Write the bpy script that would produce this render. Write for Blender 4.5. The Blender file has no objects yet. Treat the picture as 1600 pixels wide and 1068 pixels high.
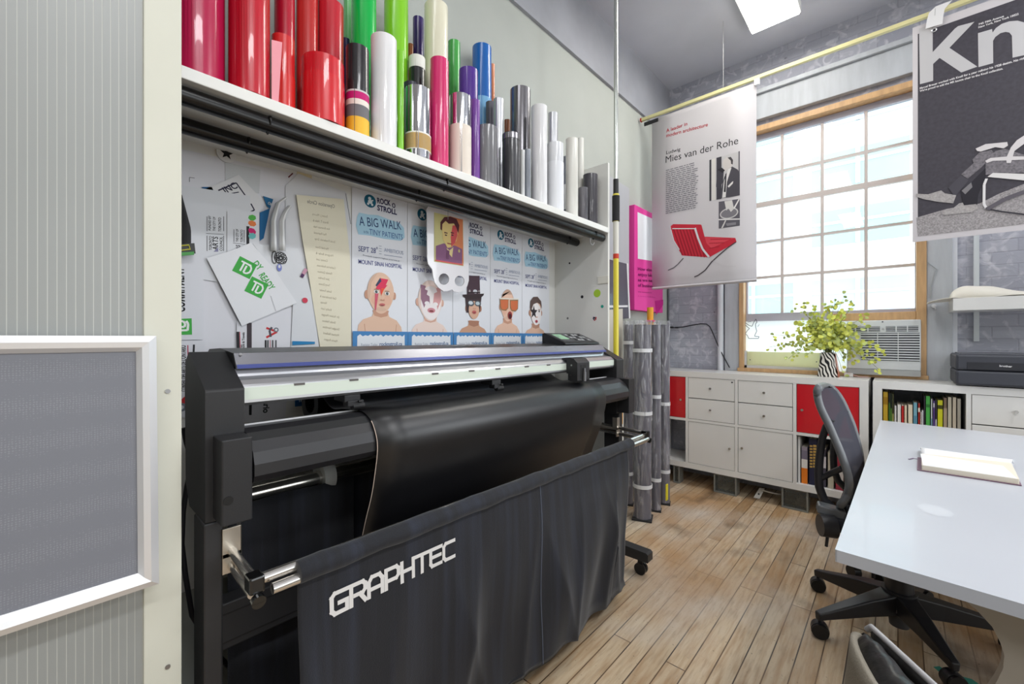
import bpy, math, random
from mathutils import Vector, Matrix
from mathutils.geometry import tessellate_polygon
random.seed(7)
C = bpy.context.scene.collection
SC = bpy.context.scene
# ------------------------------------------------------------------ camera
FPX, HY, YAW, EYE = 662.0, 528.0, math.radians(42.33), 1.22
cd = bpy.data.cameras.new('camera'); cam = bpy.data.objects.new('camera', cd); C.objects.link(cam)
cam.location = (0, 0, EYE); cam.rotation_euler = (math.pi/2, 0, YAW)
cd.sensor_width = 36; cd.lens = FPX/1600*36; cd.shift_y = -(534-HY)/1600; cd.clip_start = .02
SC.camera = cam
# ------------------------------------------------------------------ light and exposure
SC.view_settings.view_transform = 'Standard'; SC.view_settings.look = 'None'
SC.view_settings.gamma = 1; SC.view_settings.use_curve_mapping = False
SC.view_settings.exposure = 0.12
W = bpy.data.worlds.new('sky'); SC.world = W; W.use_nodes = True
bg = W.node_tree.nodes['Background']; bg.inputs[0].default_value = (.93, .97, 1, 1); bg.inputs[1].default_value = 4.0
def area(name, loc, sx, sy, watts, rot=(0, 0, 0), col=(1, 1, 1)):
    l = bpy.data.lights.new(name, 'AREA'); l.shape = 'RECTANGLE'; l.size = sx; l.size_y = sy; l.energy = watts; l.color = col
    o = bpy.data.objects.new(name, l); C.objects.link(o); o.location = loc; o.rotation_euler = rot
    o['kind'] = 'helper'; return o
CEIL = 3.55
for lx, ly, w in ((-.65, .2, 9), (1.3, 2.85, 32), (1.3, .2, 34), (-.65, -2.3, 18), (1.3, -2.3, 26), (3.2, .2, 28), (3.2, -2.3, 24)):
    area('ceiling_lamp_light', (lx, ly, CEIL-.09), .3, 1.2, w, col=(.97, .985, 1))
area('side_fill_light', (4.35, 1.2, 1.9), 2.0, 3.2, 50, (0, math.radians(90), 0), (.93, .97, 1))  # added fill lamp for highlights on the black plotter; no window built here
area('unseen_window_light', (2.6, 3.9, 1.9), 1.2, 2.0, 70, (math.radians(-90), 0, 0), (.93, .97, 1))  # area lamp standing in for a second window, out of view
# ------------------------------------------------------------------ pixel rays (a photo pixel and one known plane give a point)
FX, FY, RX, RY = -math.sin(YAW), math.cos(YAW), math.cos(YAW), math.sin(YAW)
def at(px, py, X=None, Y=None, Z=None):
    r = (px-800)/FPX; u = (HY-py)/FPX
    v = (FX+r*RX, FY+r*RY, u)
    t = X/v[0] if X is not None else (Y/v[1] if Y is not None else (Z-EYE)/v[2])
    return Vector((v[0]*t, v[1]*t, EYE+v[2]*t))
# ------------------------------------------------------------------ materials
def lin(c):
    return tuple(((x/255/12.92) if x/255 <= .04045 else ((x/255+.055)/1.055)**2.4) for x in c[:3])+(1,)
_m = {}
def mat(name, rgb, rough=.5, metal=0, spec=.5, bump=0, bscale=200, var=0, vscale=6, coat=0, sheen=0, emit=0, stretch=(1, 1, 1), trans=0, alpha=1, ior=1.45):
    if name in _m: return _m[name]
    m = bpy.data.materials.new(name); m.use_nodes = True; _m[name] = m
    nt = m.node_tree; N = nt.nodes; L = nt.links; p = N['Principled BSDF']
    c = lin(rgb)
    p.inputs['Base Color'].default_value = c; p.inputs['Roughness'].default_value = rough; p.inputs['Metallic'].default_value = metal
    p.inputs['Specular IOR Level'].default_value = spec; p.inputs['Coat Weight'].default_value = coat; p.inputs['Sheen Weight'].default_value = sheen
    p.inputs['Transmission Weight'].default_value = trans; p.inputs['Alpha'].default_value = alpha; p.inputs['IOR'].default_value = ior
    if emit: p.inputs['Emission Color'].default_value = c; p.inputs['Emission Strength'].default_value = emit
    tc = N.new('ShaderNodeTexCoord'); mp = N.new('ShaderNodeMapping'); mp.inputs['Scale'].default_value = stretch
    L.new(tc.outputs['Object'], mp.inputs[0])
    n = N.new('ShaderNodeTexNoise'); n.inputs['Scale'].default_value = vscale; n.inputs['Detail'].default_value = 5
    L.new(mp.outputs[0], n.inputs['Vector'])
    r = N.new('ShaderNodeValToRGB'); v = max(var, .012)
    r.color_ramp.elements[0].position = .3; r.color_ramp.elements[1].position = .7
    r.color_ramp.elements[0].color = tuple(x*(1-v) for x in c[:3])+(1,); r.color_ramp.elements[1].color = tuple(min(1, x*(1+v)) for x in c[:3])+(1,)
    L.new(n.outputs[0], r.inputs[0]); L.new(r.outputs[0], p.inputs['Base Color'])
    if bump:
        n2 = N.new('ShaderNodeTexNoise'); n2.inputs['Scale'].default_value = bscale; n2.inputs['Detail'].default_value = 3
        L.new(mp.outputs[0], n2.inputs['Vector'])
        b = N.new('ShaderNodeBump'); b.inputs['Strength'].default_value = bump; b.inputs['Distance'].default_value = .004
        L.new(n2.outputs[0], b.inputs['Height']); L.new(b.outputs[0], p.inputs['Normal'])
    return m
def ink(rgb, rough=.55):
    return mat('ink_%d_%d_%d_%d' % (*rgb, int(rough*100)), rgb, rough, spec=.3)
def node_mat(name):
    m = bpy.data.materials.new(name); m.use_nodes = True; _m[name] = m
    return m, m.node_tree.nodes, m.node_tree.links, m.node_tree.nodes['Principled BSDF']
# ------------------------------------------------------------------ mesh builder
def frame_of(d):
    d = Vector(d).normalized(); a = Vector((0, 0, 1)) if abs(d.z) < .95 else Vector((1, 0, 0))
    u = d.cross(a).normalized(); return u, d.cross(u).normalized()
class MB:
    def __init__(s): s.v = []; s.f = []; s.sm = []; s.mi = []; s.cur = 0
    def add(s, vs, fs, smooth=False):
        o = len(s.v); s.v += [tuple(x) for x in vs]
        for f in fs: s.f.append([i+o for i in f]); s.sm.append(smooth); s.mi.append(s.cur)
        return s
    def box(s, x0, x1, y0, y1, z0, z1):
        x0, x1 = sorted((x0, x1)); y0, y1 = sorted((y0, y1)); z0, z1 = sorted((z0, z1))
        return s.add([(x, y, z) for z in (z0, z1) for y in (y0, y1) for x in (x0, x1)],
                     [(0, 2, 3, 1), (4, 5, 7, 6), (0, 1, 5, 4), (2, 6, 7, 3), (0, 4, 6, 2), (1, 3, 7, 5)])
    def obox(s, c, u, v, w, a, b, d):      # oriented box: centre, three unit axes, half sizes
        c, u, v, w = Vector(c), Vector(u), Vector(v), Vector(w)
        vs = [c+u*a*i+v*b*j+w*d*k for k in (-1, 1) for j in (-1, 1) for i in (-1, 1)]
        return s.add(vs, [(0, 2, 3, 1), (4, 5, 7, 6), (0, 1, 5, 4), (2, 6, 7, 3), (0, 4, 6, 2), (1, 3, 7, 5)])
    def cyl(s, p0, p1, r0, r1=None, n=20, caps=True):
        r1 = r0 if r1 is None else r1; p0, p1 = Vector(p0), Vector(p1); u, v = frame_of(p1-p0)
        A = [p0+(u*math.cos(2*math.pi*i/n)+v*math.sin(2*math.pi*i/n))*r0 for i in range(n)]
        B = [p1+(u*math.cos(2*math.pi*i/n)+v*math.sin(2*math.pi*i/n))*r1 for i in range(n)]
        s.add(A+B, [(i, (i+1) % n, n+(i+1) % n, n+i) for i in range(n)], True)
        if caps: s.add(A, [tuple(range(n))][::1]); s.add(B, [tuple(range(n))])
        return s
    def ring(s, p0, p1, ro, ri, n=28):     # a hollow tube
        p0, p1 = Vector(p0), Vector(p1); u, v = frame_of(p1-p0)
        def c(p, r): return [p+(u*math.cos(2*math.pi*i/n)+v*math.sin(2*math.pi*i/n))*r for i in range(n)]
        q = [(i, (i+1) % n, n+(i+1) % n, n+i) for i in range(n)]
        s.add(c(p0, ro)+c(p1, ro), q, True); s.add(c(p0, ri)+c(p1, ri), q, True)
        s.add(c(p0, ro)+c(p0, ri), q); s.add(c(p1, ro)+c(p1, ri), q); return s
    def sweep(s, pts, r, n=10, closed=False, flat=None):   # round (or flattened: flat=(w,h)) bar along a path
        pts = [Vector(p) for p in pts]; k = len(pts); rings = []; u = None
        for i, p in enumerate(pts):
            if closed: d = pts[(i+1) % k]-pts[i-1]
            else: d = pts[min(i+1, k-1)]-pts[max(i-1, 0)]
            d.normalize()
            if u is None: u, v = frame_of(d)
            else:
                u = (u-d*u.dot(d)).normalized(); v = d.cross(u).normalized()
            rr = r[i] if isinstance(r, (list, tuple)) else r
            a, b = (rr, rr) if flat is None else (rr*flat[0], rr*flat[1])
            rings.append([p+u*math.cos(2*math.pi*j/n)*a+v*math.sin(2*math.pi*j/n)*b for j in range(n)])
        vs = [x for R in rings for x in R]; fs = []
        for i in range(k if closed else k-1):
            a, b = i*n, ((i+1) % k)*n
            for j in range(n): fs.append((a+j, a+(j+1) % n, b+(j+1) % n, b+j))
        s.add(vs, fs, True)
        if not closed: s.add(rings[0], [tuple(range(n))]); s.add(rings[-1], [tuple(range(n))])
        return s
    def lathe(s, c, prof, n=28):           # prof: (radius, z) around a vertical axis at c
        c = Vector(c); vs = []
        for r, z in prof: vs += [c+Vector((r*math.cos(2*math.pi*i/n), r*math.sin(2*math.pi*i/n), z)) for i in range(n)]
        return s.add(vs, [(k*n+i, k*n+(i+1) % n, (k+1)*n+(i+1) % n, (k+1)*n+i) for k in range(len(prof)-1) for i in range(n)], True)
    def prism(s, poly, d, holes=(), smooth=False):       # planar outline (3D points) pushed along d
        d = Vector(d); loops = [[Vector(p) for p in poly]]+[[Vector(p) for p in h] for h in holes]
        if holes:
            fl = [p for l in loops for p in l]; T = tessellate_polygon(loops); k = len(fl)
            s.add(fl, [tuple(t) for t in T]); s.add([p+d for p in fl], [tuple(t) for t in T])
        else:
            k = len(loops[0]); s.add(loops[0], [tuple(range(k))]); s.add([p+d for p in loops[0]], [tuple(range(k))])
        for l in loops:
            k = len(l); s.add(l+[p+d for p in l], [(i, (i+1) % k, k+(i+1) % k, k+i) for i in range(k)], smooth)
        return s
    def grid(s, fn, nu, nv, smooth=True):
        vs = [fn(i/nu, j/nv) for j in range(nv+1) for i in range(nu+1)]
        return s.add(vs, [(j*(nu+1)+i, j*(nu+1)+i+1, (j+1)*(nu+1)+i+1, (j+1)*(nu+1)+i) for j in range(nv) for i in range(nu)], smooth)
    def ball(s, c, r, n=14, sc=(1, 1, 1)):
        m = n//2; vs = []
        for j in range(m+1):
            t = math.pi*j/m
            vs += [(c[0]+r*sc[0]*math.sin(t)*math.cos(2*math.pi*i/n), c[1]+r*sc[1]*math.sin(t)*math.sin(2*math.pi*i/n), c[2]+r*sc[2]*math.cos(t)) for i in range(n)]
        return s.add(vs, [(j*n+i, j*n+(i+1) % n, (j+1)*n+(i+1) % n, (j+1)*n+i) for j in range(m) for i in range(n)], True)
    def build(s, name, m, parent=None, bev=0, thick=0, recalc=True):
        me = bpy.data.meshes.new(name); me.from_pydata(s.v, [], s.f)
        ms = m if isinstance(m, (list, tuple)) else [m]
        for q in ms: me.materials.append(q)
        for p, sm, mi in zip(me.polygons, s.sm, s.mi): p.use_smooth = sm; p.material_index = mi
        me.update()
        if recalc:
            import bmesh
            b = bmesh.new(); b.from_mesh(me); bmesh.ops.recalc_face_normals(b, faces=b.faces); b.to_mesh(me); b.free()
        o = bpy.data.objects.new(name, me); C.objects.link(o)
        if parent is not None: adopt(o, parent)
        if bev:
            b = o.modifiers.new('edge', 'BEVEL'); b.width = bev; b.segments = 2; b.limit_method = 'ANGLE'; b.angle_limit = math.radians(40)
        if thick:
            t = o.modifiers.new('skin', 'SOLIDIFY'); t.thickness = thick; t.offset = 0
        return o
def wm(o):
    m = Matrix.Translation(o.location)
    return (wm(o.parent) @ o.matrix_parent_inverse @ m) if o.parent else m
def adopt(o, parent):
    o.parent = parent; o.matrix_parent_inverse = wm(parent).inverted()
def tag(o, label, cat, group=None, kind=None):
    o['label'] = label; o['category'] = cat
    if group: o['group'] = group
    if kind: o['kind'] = kind
    return o
def thing(name, loc, label, cat, group=None):
    o = bpy.data.objects.new(name, None); C.objects.link(o); o.location = loc; o.empty_display_size = .05
    return tag(o, label, cat, group)
def struct(o, label=None):
    o['kind'] = 'structure'
    if label: o['label'] = label
    return o
# ------------------------------------------------------------------ flat prints on real sheets
_tc = {}
def glyphs(txt, bold):
    k = (txt, bold)
    if k in _tc: return _tc[k]
    cu = bpy.data.curves.new('t', 'FONT'); cu.body = txt; cu.size = 1; cu.offset = bold; cu.resolution_u = 3
    o = bpy.data.objects.new('t', cu)
    me = o.to_mesh(); vs = [tuple(v.co) for v in me.vertices]; fs = [tuple(p.vertices) for p in me.polygons]
    o.to_mesh_clear(); bpy.data.objects.remove(o); bpy.data.curves.remove(cu)
    _tc[k] = (vs, fs); return _tc[k]
class Flat:
    """Print on a sheet: O lower corner, U right, V up, N towards the viewer; (a, b) are metres along U and V."""
    def __init__(s, O, U, V, step=.0003, plane=None):
        s.O, s.U, s.V = Vector(O), Vector(U).normalized(), Vector(V).normalized(); s.N = s.U.cross(s.V)
        s.mb = MB(); s.ms = []; s.step = step; s.layer = 1; s.plane = plane
    def m(s, mt):
        if isinstance(mt, tuple): mt = ink(mt)
        if mt not in s.ms: s.ms.append(mt)
        s.mb.cur = s.ms.index(mt)
    def P(s, a, b, h=None): return s.O+s.U*a+s.V*b+s.N*(s.step*s.layer if h is None else h)
    def px(s, x, y):
        q = at(x, y, **s.plane)-s.O; return (q.dot(s.U), q.dot(s.V))
    def sheet(s, pts, mt, th=.0012):
        s.m(mt); s.mb.prism([s.P(a, b, -th) for a, b in pts], s.N*th); return s
    def poly(s, pts, mt):
        s.layer += .00003/s.step; s.m(mt); s.mb.add([s.P(a, b) for a, b in pts], [tuple(range(len(pts)))]); return s
    def pp(s, pts, mt): return s.poly([s.px(*p) for p in pts], mt)
    def rect(s, a0, b0, a1, b1, mt): return s.poly([(a0, b0), (a1, b0), (a1, b1), (a0, b1)], mt)
    def ell(s, a, b, ra, rb, mt, n=24, rot=0):
        c, d = math.cos(rot), math.sin(rot)
        return s.poly([(a+ra*math.cos(t)*c-rb*math.sin(t)*d, b+ra*math.cos(t)*d+rb*math.sin(t)*c) for t in (2*math.pi*i/n for i in range(n))], mt)
    def line(s, pts, w, mt):
        for (a, b), (c, d) in zip(pts, pts[1:]):
            l = math.hypot(c-a, d-b) or 1; nx, ny = -(d-b)/l*w/2, (c-a)/l*w/2
            s.poly([(a-nx, b-ny), (c-nx, d-ny), (c+nx, d+ny), (a+nx, b+ny)], mt)
        return s
    def text(s, txt, a0, b0, a1, b1, cap, mt, bold=.0, mirror=False):
        """Baseline from (a0,b0) to (a1,b1), capital height cap."""
        vs, fs = glyphs(txt, bold)
        if not vs: return s
        x0 = min(v[0] for v in vs); x1 = max(v[0] for v in vs); w = math.hypot(a1-a0, b1-b0)
        dx, dy = (a1-a0)/w, (b1-b0)/w; sx = w/(x1-x0); sy = cap/.729
        s.layer += .00003/s.step; s.m(mt); out = []
        for x, y, _ in vs:
            u = (x-x0)*sx; u = w-u if mirror else u; y = y*sy
            out.append(s.P(a0+dx*u-dy*y, b0+dy*u+dx*y))
        s.mb.add(out, fs); return s
    def tpx(s, txt, p, q, cap, mt, bold=0, mirror=False):
        a, b = s.px(*p), s.px(*q); return s.text(txt, a[0], a[1], b[0], b[1], cap, mt, bold, mirror)
    def up(s): s.layer += 1; return s
    def build(s, name, parent=None): return s.mb.build(name, s.ms, parent, recalc=False)
# ================================================================== the room
XW, YW = -1.61, 3.95
# floor: worn hardwood strips running towards the window
def floor_mat():
    m, N, L, p = node_mat('worn_hardwood')
    tc = N.new('ShaderNodeTexCoord'); mp = N.new('ShaderNodeMapping'); mp.inputs['Rotation'].default_value = (0, 0, math.radians(90)); L.new(tc.outputs['Object'], mp.inputs[0])
    br = N.new('ShaderNodeTexBrick'); br.inputs['Scale'].default_value = 1; br.inputs['Brick Width'].default_value = 1.15; br.inputs['Row Height'].default_value = .072
    br.inputs['Mortar Size'].default_value = .0024; br.inputs['Mortar Smooth'].default_value = .2; br.offset = .37; br.offset_frequency = 3
    br.inputs['Color1'].default_value = lin((164, 140, 110)); br.inputs['Color2'].default_value = lin((212, 195, 168)); br.inputs['Mortar'].default_value = lin((46, 34, 26))
    L.new(mp.outputs[0], br.inputs['Vector'])
    def noise(sc, det, stretch):
        q = N.new('ShaderNodeMapping'); q.inputs['Scale'].default_value = stretch; L.new(tc.outputs['Object'], q.inputs[0])
        n = N.new('ShaderNodeTexNoise'); n.inputs['Scale'].default_value = sc; n.inputs['Detail'].default_value = det; L.new(q.outputs[0], n.inputs['Vector']); return n
    def mix(a, bcol, fac, lo, hi, mode='MIX', amt=1.0):
        r = N.new('ShaderNodeMapRange'); r.inputs[1].default_value = lo; r.inputs[2].default_value = hi; r.inputs[4].default_value = amt; L.new(fac.outputs[0], r.inputs[0])
        x = N.new('ShaderNodeMix'); x.data_type = 'RGBA'; x.blend_type = mode; L.new(r.outputs[0], x.inputs[0]); L.new(a, x.inputs[6]); x.inputs[7].default_value = lin(bcol); return x.outputs[2]
    c = mix(br.outputs[0], (150, 112, 70), noise(9, 6, (6, .5, 1)), .42, .72, amt=.7)
    c = mix(c, (200, 195, 188), noise(1.5, 8, (1, .8, 1)), .48, .66, amt=.7)       # greyed, worn to bare wood
    c = mix(c, (172, 124, 64), noise(1.1, 6, (1.3, 1, 1)), .48, .66, amt=.65)        # varnish left over
    c = mix(c, (70, 54, 40), noise(4, 10, (1, .6, 1)), .56, .72, amt=.75)            # dirt
    L.new(c, p.inputs['Base Color']); c = mix(c, (120, 96, 70), noise(30, 8, (3, .35, 1)), .5, .8, amt=.45)
    c = mix(c, (54, 42, 32), noise(70, 4, (1, 1, 1)), .66, .74, amt=.55)
    L.new(c, p.inputs['Base Color']); p.inputs['Roughness'].default_value = .42
    b = N.new('ShaderNodeBump'); b.inputs['Strength'].default_value = .35; b.inputs['Distance'].default_value = .002; L.new(br.outputs['Fac'], b.inputs['Height']); b.invert = True
    L.new(b.outputs[0], p.inputs['Normal']); return m
struct(MB().box(XW-.2, 4.6, -4.4, YW+.25, -.1, 0).build('floor', floor_mat()), 'worn hardwood strip floor')
drywall = mat('pale_green_white_paint', (173, 177, 172), .7, bump=.05, bscale=60, var=.02)
greywash = mat('grey_concrete_paint', (158, 160, 168), .5, bump=.25, bscale=25, var=.12, vscale=3)
ceilm = mat('silver_grey_ceiling_paint', (196, 198, 208), .4, bump=.5, bscale=3.5, var=.08, vscale=1.6)
postm = mat('grey_painted_timber', (182, 186, 192), .6, bump=.3, bscale=40, var=.08, stretch=(4, 4, .6))
trimw = mat('white_pipe_paint', (214, 217, 224), .45, var=.03)
struct(MB().box(XW-.2, XW, -4.4, YW+.25, 0, CEIL+.1).build('wall_left', drywall), 'pale green-white painted wall')
# concrete beam along the top of the side wall
struct(MB().box(XW, XW+.02, -4.4, YW, 3.11, CEIL).build('trim_1', greywash), 'grey concrete beam along the top of the side wall')
struct(MB().box(XW-.2, 4.6, -4.4, YW+.25, CEIL, CEIL+.12).build('ceiling', ceilm), 'silver-grey painted ceiling')
struct(MB().box(4.4, 4.6, -4.4, YW+.25, 0, CEIL).build('wall_right', drywall))
struct(MB().box(XW-.2, 4.6, -4.6, -4.4, 0, CEIL).build('wall_front', drywall))
def brick_mat():
    m, N, L, p = node_mat('painted_brick')
    tc = N.new('ShaderNodeTexCoord'); mp = N.new('ShaderNodeMapping'); mp.inputs['Rotation'].default_value = (math.radians(90), 0, 0); L.new(tc.outputs['Object'], mp.inputs[0])
    br = N.new('ShaderNodeTexBrick'); br.inputs['Scale'].default_value = 1; br.inputs['Brick Width'].default_value = .215; br.inputs['Row Height'].default_value = .076
    br.inputs['Mortar Size'].default_value = .005; br.inputs['Mortar Smooth'].default_value = .8
    br.inputs['Color1'].default_value = lin((160, 162, 175)); br.inputs['Color2'].default_value = lin((170, 172, 184)); br.inputs['Mortar'].default_value = lin((156, 157, 170))
    L.new(mp.outputs[0], br.inputs['Vector'])
    n = N.new('ShaderNodeTexNoise'); n.inputs['Scale'].default_value = 13; n.inputs['Detail'].default_value = 10; n.inputs['Distortion'].default_value = 1.2; L.new(tc.outputs['Object'], n.inputs['Vector'])
    r = N.new('ShaderNodeMapRange'); r.inputs[1].default_value = .52; r.inputs[2].default_value = .66; r.inputs[4].default_value = .7; L.new(n.outputs[0], r.inputs[0])
    x = N.new('ShaderNodeMix'); x.data_type = 'RGBA'; L.new(r.outputs[0], x.inputs[0]); L.new(br.outputs[0], x.inputs[6]); x.inputs[7].default_value = lin((206, 206, 214))
    n3 = N.new('ShaderNodeTexNoise'); n3.inputs['Scale'].default_value = 26; n3.inputs['Detail'].default_value = 4; L.new(tc.outputs['Object'], n3.inputs['Vector'])
    r3 = N.new('ShaderNodeMapRange'); r3.inputs[1].default_value = .7; r3.inputs[2].default_value = .76; r3.inputs[4].default_value = .8; L.new(n3.outputs[0], r3.inputs[0])
    y = N.new('ShaderNodeMix'); y.data_type = 'RGBA'; L.new(r3.outputs[0], y.inputs[0]); L.new(x.outputs[2], y.inputs[6]); y.inputs[7].default_value = lin((96, 94, 104))
    L.new(y.outputs[2], p.inputs['Base Color']); p.inputs['Roughness'].default_value = .65
    b = N.new('ShaderNodeBump'); b.inputs['Strength'].default_value = .3; b.inputs['Distance'].default_value = .004; b.invert = True; L.new(br.outputs['Fac'], b.inputs['Height'])
    b2 = N.new('ShaderNodeBump'); b2.inputs['Strength'].default_value = .5; b2.inputs['Distance'].default_value = .008; L.new(n.outputs[0], b2.inputs['Height']); L.new(b.outputs[0], b2.inputs['Normal']); L.new(b2.outputs[0], p.inputs['Normal'])
    return m
brickm = brick_mat()
WX0, WX1, WZ0, WZ1 = -.985, .14, .945, 2.95        # window opening
w = MB()
w.box(XW-.2, WX0, YW, YW+.25, 0, CEIL); w.box(WX1, 4.6, YW, YW+.25, 0, CEIL); w.box(WX0, WX1, YW, YW+.25, WZ1, CEIL); w.box(WX0, WX1, YW, YW+.25, 0, WZ0)
struct(w.build('wall_back', brickm), 'grey-lavender painted brick wall')
# boxed posts, lintel and pipe that frame the window
struct(MB().box(-1.10, WX0, YW-.03, YW, 0, 2.98).build('trim_2', postm, bev=.004), 'grey painted timber post beside the window and white pipe')
struct(MB().box(WX1, .262, YW-.03, YW, 0, 2.98).build('trim_3', postm, bev=.004), 'grey painted timber post beside the air conditioner')
struct(MB().box(.262, .282, YW-.02, YW, .3, 3.1).build('trim_4', trimw), 'white painted edge strip along the brick')
struct(MB().cyl((-1.135, YW-.025, 0), (-1.135, YW-.025, 3.0), .024).build('trim_5', trimw), 'white vertical pipe on the brick')
struct(MB().box(-1.10, .262, YW-.05, YW, 3.0, 3.20).box(-1.10, .262, YW-.075, YW, 3.2, 3.235).build('trim_6', postm, bev=.004), 'grey painted lintel over the window')
struct(MB().cyl((XW+.012, YW-.012, 1.0), (XW+.012, YW-.012, CEIL), .008).build('trim_7', mat('dark_grey_pipe', (92, 94, 100), .6)), 'thin dark pipe in the corner')
# ------------------------------------------------------------------ window
oak = mat('honey_wood', (198, 160, 116), .45, var=.12, vscale=8, stretch=(6, 6, 1), bump=.1, bscale=60)
sashm = mat('grey_lilac_sash_paint', (182, 180, 192), .5, var=.04)
glassm, N, L, p = node_mat('window_glass')
N.remove(p); tr = N.new('ShaderNodeBsdfTransparent'); tr.inputs[0].default_value = (.97, .985, .98, 1); gl = N.new('ShaderNodeBsdfGlossy'); gl.inputs['Roughness'].default_value = .02
mx = N.new('ShaderNodeMixShader'); mx.inputs[0].default_value = .05; L.new(tr.outputs[0], mx.inputs[1]); L.new(gl.outputs[0], mx.inputs[2]); L.new(mx.outputs[0], N['Material Output'].inputs[0])
win = bpy.data.objects.new('window_1', None); C.objects.link(win); win.location = (-.42, YW, WZ0); win['kind'] = 'structure'; win['label'] = 'tall twenty-pane sash window with honey wood frame'
fr = MB()
fr.box(WX0, WX0+.035, YW-.045, YW+.11, WZ0, WZ1).box(WX1-.05, WX1, YW-.045, YW+.11, WZ0, WZ1).box(WX0, WX1, YW-.045, YW+.11, WZ1-.045, WZ1).box(WX0-.01, WX1+.01, YW-.06, YW+.11, WZ0, WZ0+.028)
fr.build('window_frame', oak, win, bev=.004)
GX = [-.935, -.69, -.428, -.171, .085]; GZ = [1.425, 1.722, 2.015, 2.325, 2.567, 2.86]
YG = YW+.05
s = MB()
s.box(WX0+.035, GX[0], YG-.02, YG+.02, 1.36, WZ1-.045).box(GX[4], WX1-.05, YG-.02, YG+.02, 1.36, WZ1-.045)
s.box(GX[0], GX[4], YG-.02, YG+.02, 1.36, GZ[0]).box(GX[0], GX[4], YG-.02, YG+.02, GZ[5], WZ1-.045)
s.build('sash', sashm, win, bev=.003)
b = MB()
for x in GX[1:4]: b.box(x-.010, x+.010, YG-.015, YG+.015, GZ[0], GZ[5])
for z in GZ[1:5]:
    h = .019 if z == GZ[2] or abs(z-2.325) < .01 else .010
    h = .020 if abs(z-2.325) < .01 else .010
    b.box(GX[0], GX[4], YG-.016, YG+.016, z-h, z+h)
b.build('muntins', mat('muntin_paint', (206, 196, 192), .5, var=.05), win)
for i in range(4):
    for j in range(5): MB().box(GX[i], GX[i+1], YG-.002, YG+.002, GZ[j], GZ[j+1]).build('pane', glassm, win)
# wooden stool of the sash above the air conditioner
MB().box(-.36, WX1-.05, YW-.035, YW+.02, 1.345, 1.40).build('sash_rail', oak, win, bev=.003)
# ------------------------------------------------------------------ the building across the street
facade = mat('pale_facade', (226, 232, 232), .8, var=.03, vscale=.3); teal = mat('teal_window_glass', (140, 200, 204), .25, var=.15, vscale=.4); blueg = mat('pale_blue_glass', (158, 186, 214), .3, var=.12, vscale=.4)
Yb = 13.0
bl = thing('building', (-3, Yb+2, -6), 'pale concrete building with teal ribbon windows across the street outside', 'building')
MB().box(-14, 12, Yb, Yb+6, -8, 9.5).build('facade', facade, bl)
for k, z in enumerate((-5.4, -3.6, -1.8, .0, 1.8, 3.5, 4.9, 6.4, 7.9)):
    for j in range(11):
        x = -12.6+j*2.2
        f_ = MB().box(x, x+1.8, Yb-.06, Yb+.02, z, z+.85).build('window', teal if (j+k) % 3 else blueg, bl)
        q = MB(); q.box(x+.86, x+.94, Yb-.1, Yb-.02, z, z+.85).box(x-.05, x+1.85, Yb-.085, Yb-.025, z+.50, z+.56); q.build('mullion', facade, f_)
MB().box(-14.1, 12.1, Yb-.35, Yb, 2.85, 3.1).build('ledge', facade, bl)
struct(MB().box(-16, 14, YW+1, Yb+8, -8.2, -8).build('ground', mat('pavement', (190, 190, 190), .8)), 'street below the window')
# ================================================================== polycarbonate partition with its channel
pm, N, L, p = node_mat('fluted_polycarbonate')
tc = N.new('ShaderNodeTexCoord'); sp = N.new('ShaderNodeSeparateXYZ'); L.new(tc.outputs['Object'], sp.inputs[0])
q = N.new('ShaderNodeMath'); q.operation = 'MULTIPLY'; q.inputs[1].default_value = 1/.0115; L.new(sp.outputs['Y'], q.inputs[0])
fr_ = N.new('ShaderNodeMath'); fr_.operation = 'FRACT'; L.new(q.outputs[0], fr_.inputs[0])
st = N.new('ShaderNodeMapRange'); st.inputs[1].default_value = .12; st.inputs[2].default_value = .05; L.new(fr_.outputs[0], st.inputs[0])
cr = N.new('ShaderNodeMix'); cr.data_type = 'RGBA'; L.new(st.outputs[0], cr.inputs[0]); cr.inputs[6].default_value = lin((166, 169, 167)); cr.inputs[7].default_value = lin((204, 205, 198)); L.new(cr.outputs[2], p.inputs['Base Color'])
p.inputs['Roughness'].default_value = .32; p.inputs['Transmission Weight'].default_value = .28
bp = N.new('ShaderNodeBump'); bp.inputs['Strength'].default_value = .3; bp.inputs['Distance'].default_value = .002; L.new(st.outputs[0], bp.inputs['Height']); L.new(bp.outputs[0], p.inputs['Normal'])
XP = -1.10
struct(MB().box(XP-.01, XP, -1.8, .135, 0, CEIL).build('wall_partition', pm), 'translucent fluted polycarbonate partition')
chan = mat('milky_plastic_channel', (208, 208, 195), .6, var=.02)
c_ = MB().box(XP-.022, XP+.004, .128, .188, 0, CEIL); struct(c_.build('trim_8', chan, bev=.002), 'milky plastic channel capping the partition')
scr = mat('screw_steel', (150, 150, 152), .3, metal=1)
for py in (611, 1041):
    q = at(262, py, X=XP+.004); o = MB().cyl(q, q+Vector((.002, 0, 0)), .0045, n=12).cyl(q+Vector((.002, 0, 0)), q+Vector((.0022, 0, 0)), .002, n=6).build('screw', scr)
    tag(o, 'small steel screw in the plastic channel '+('beside the bulletin frame' if py < 800 else 'low down near the floor'), 'screw')
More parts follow.
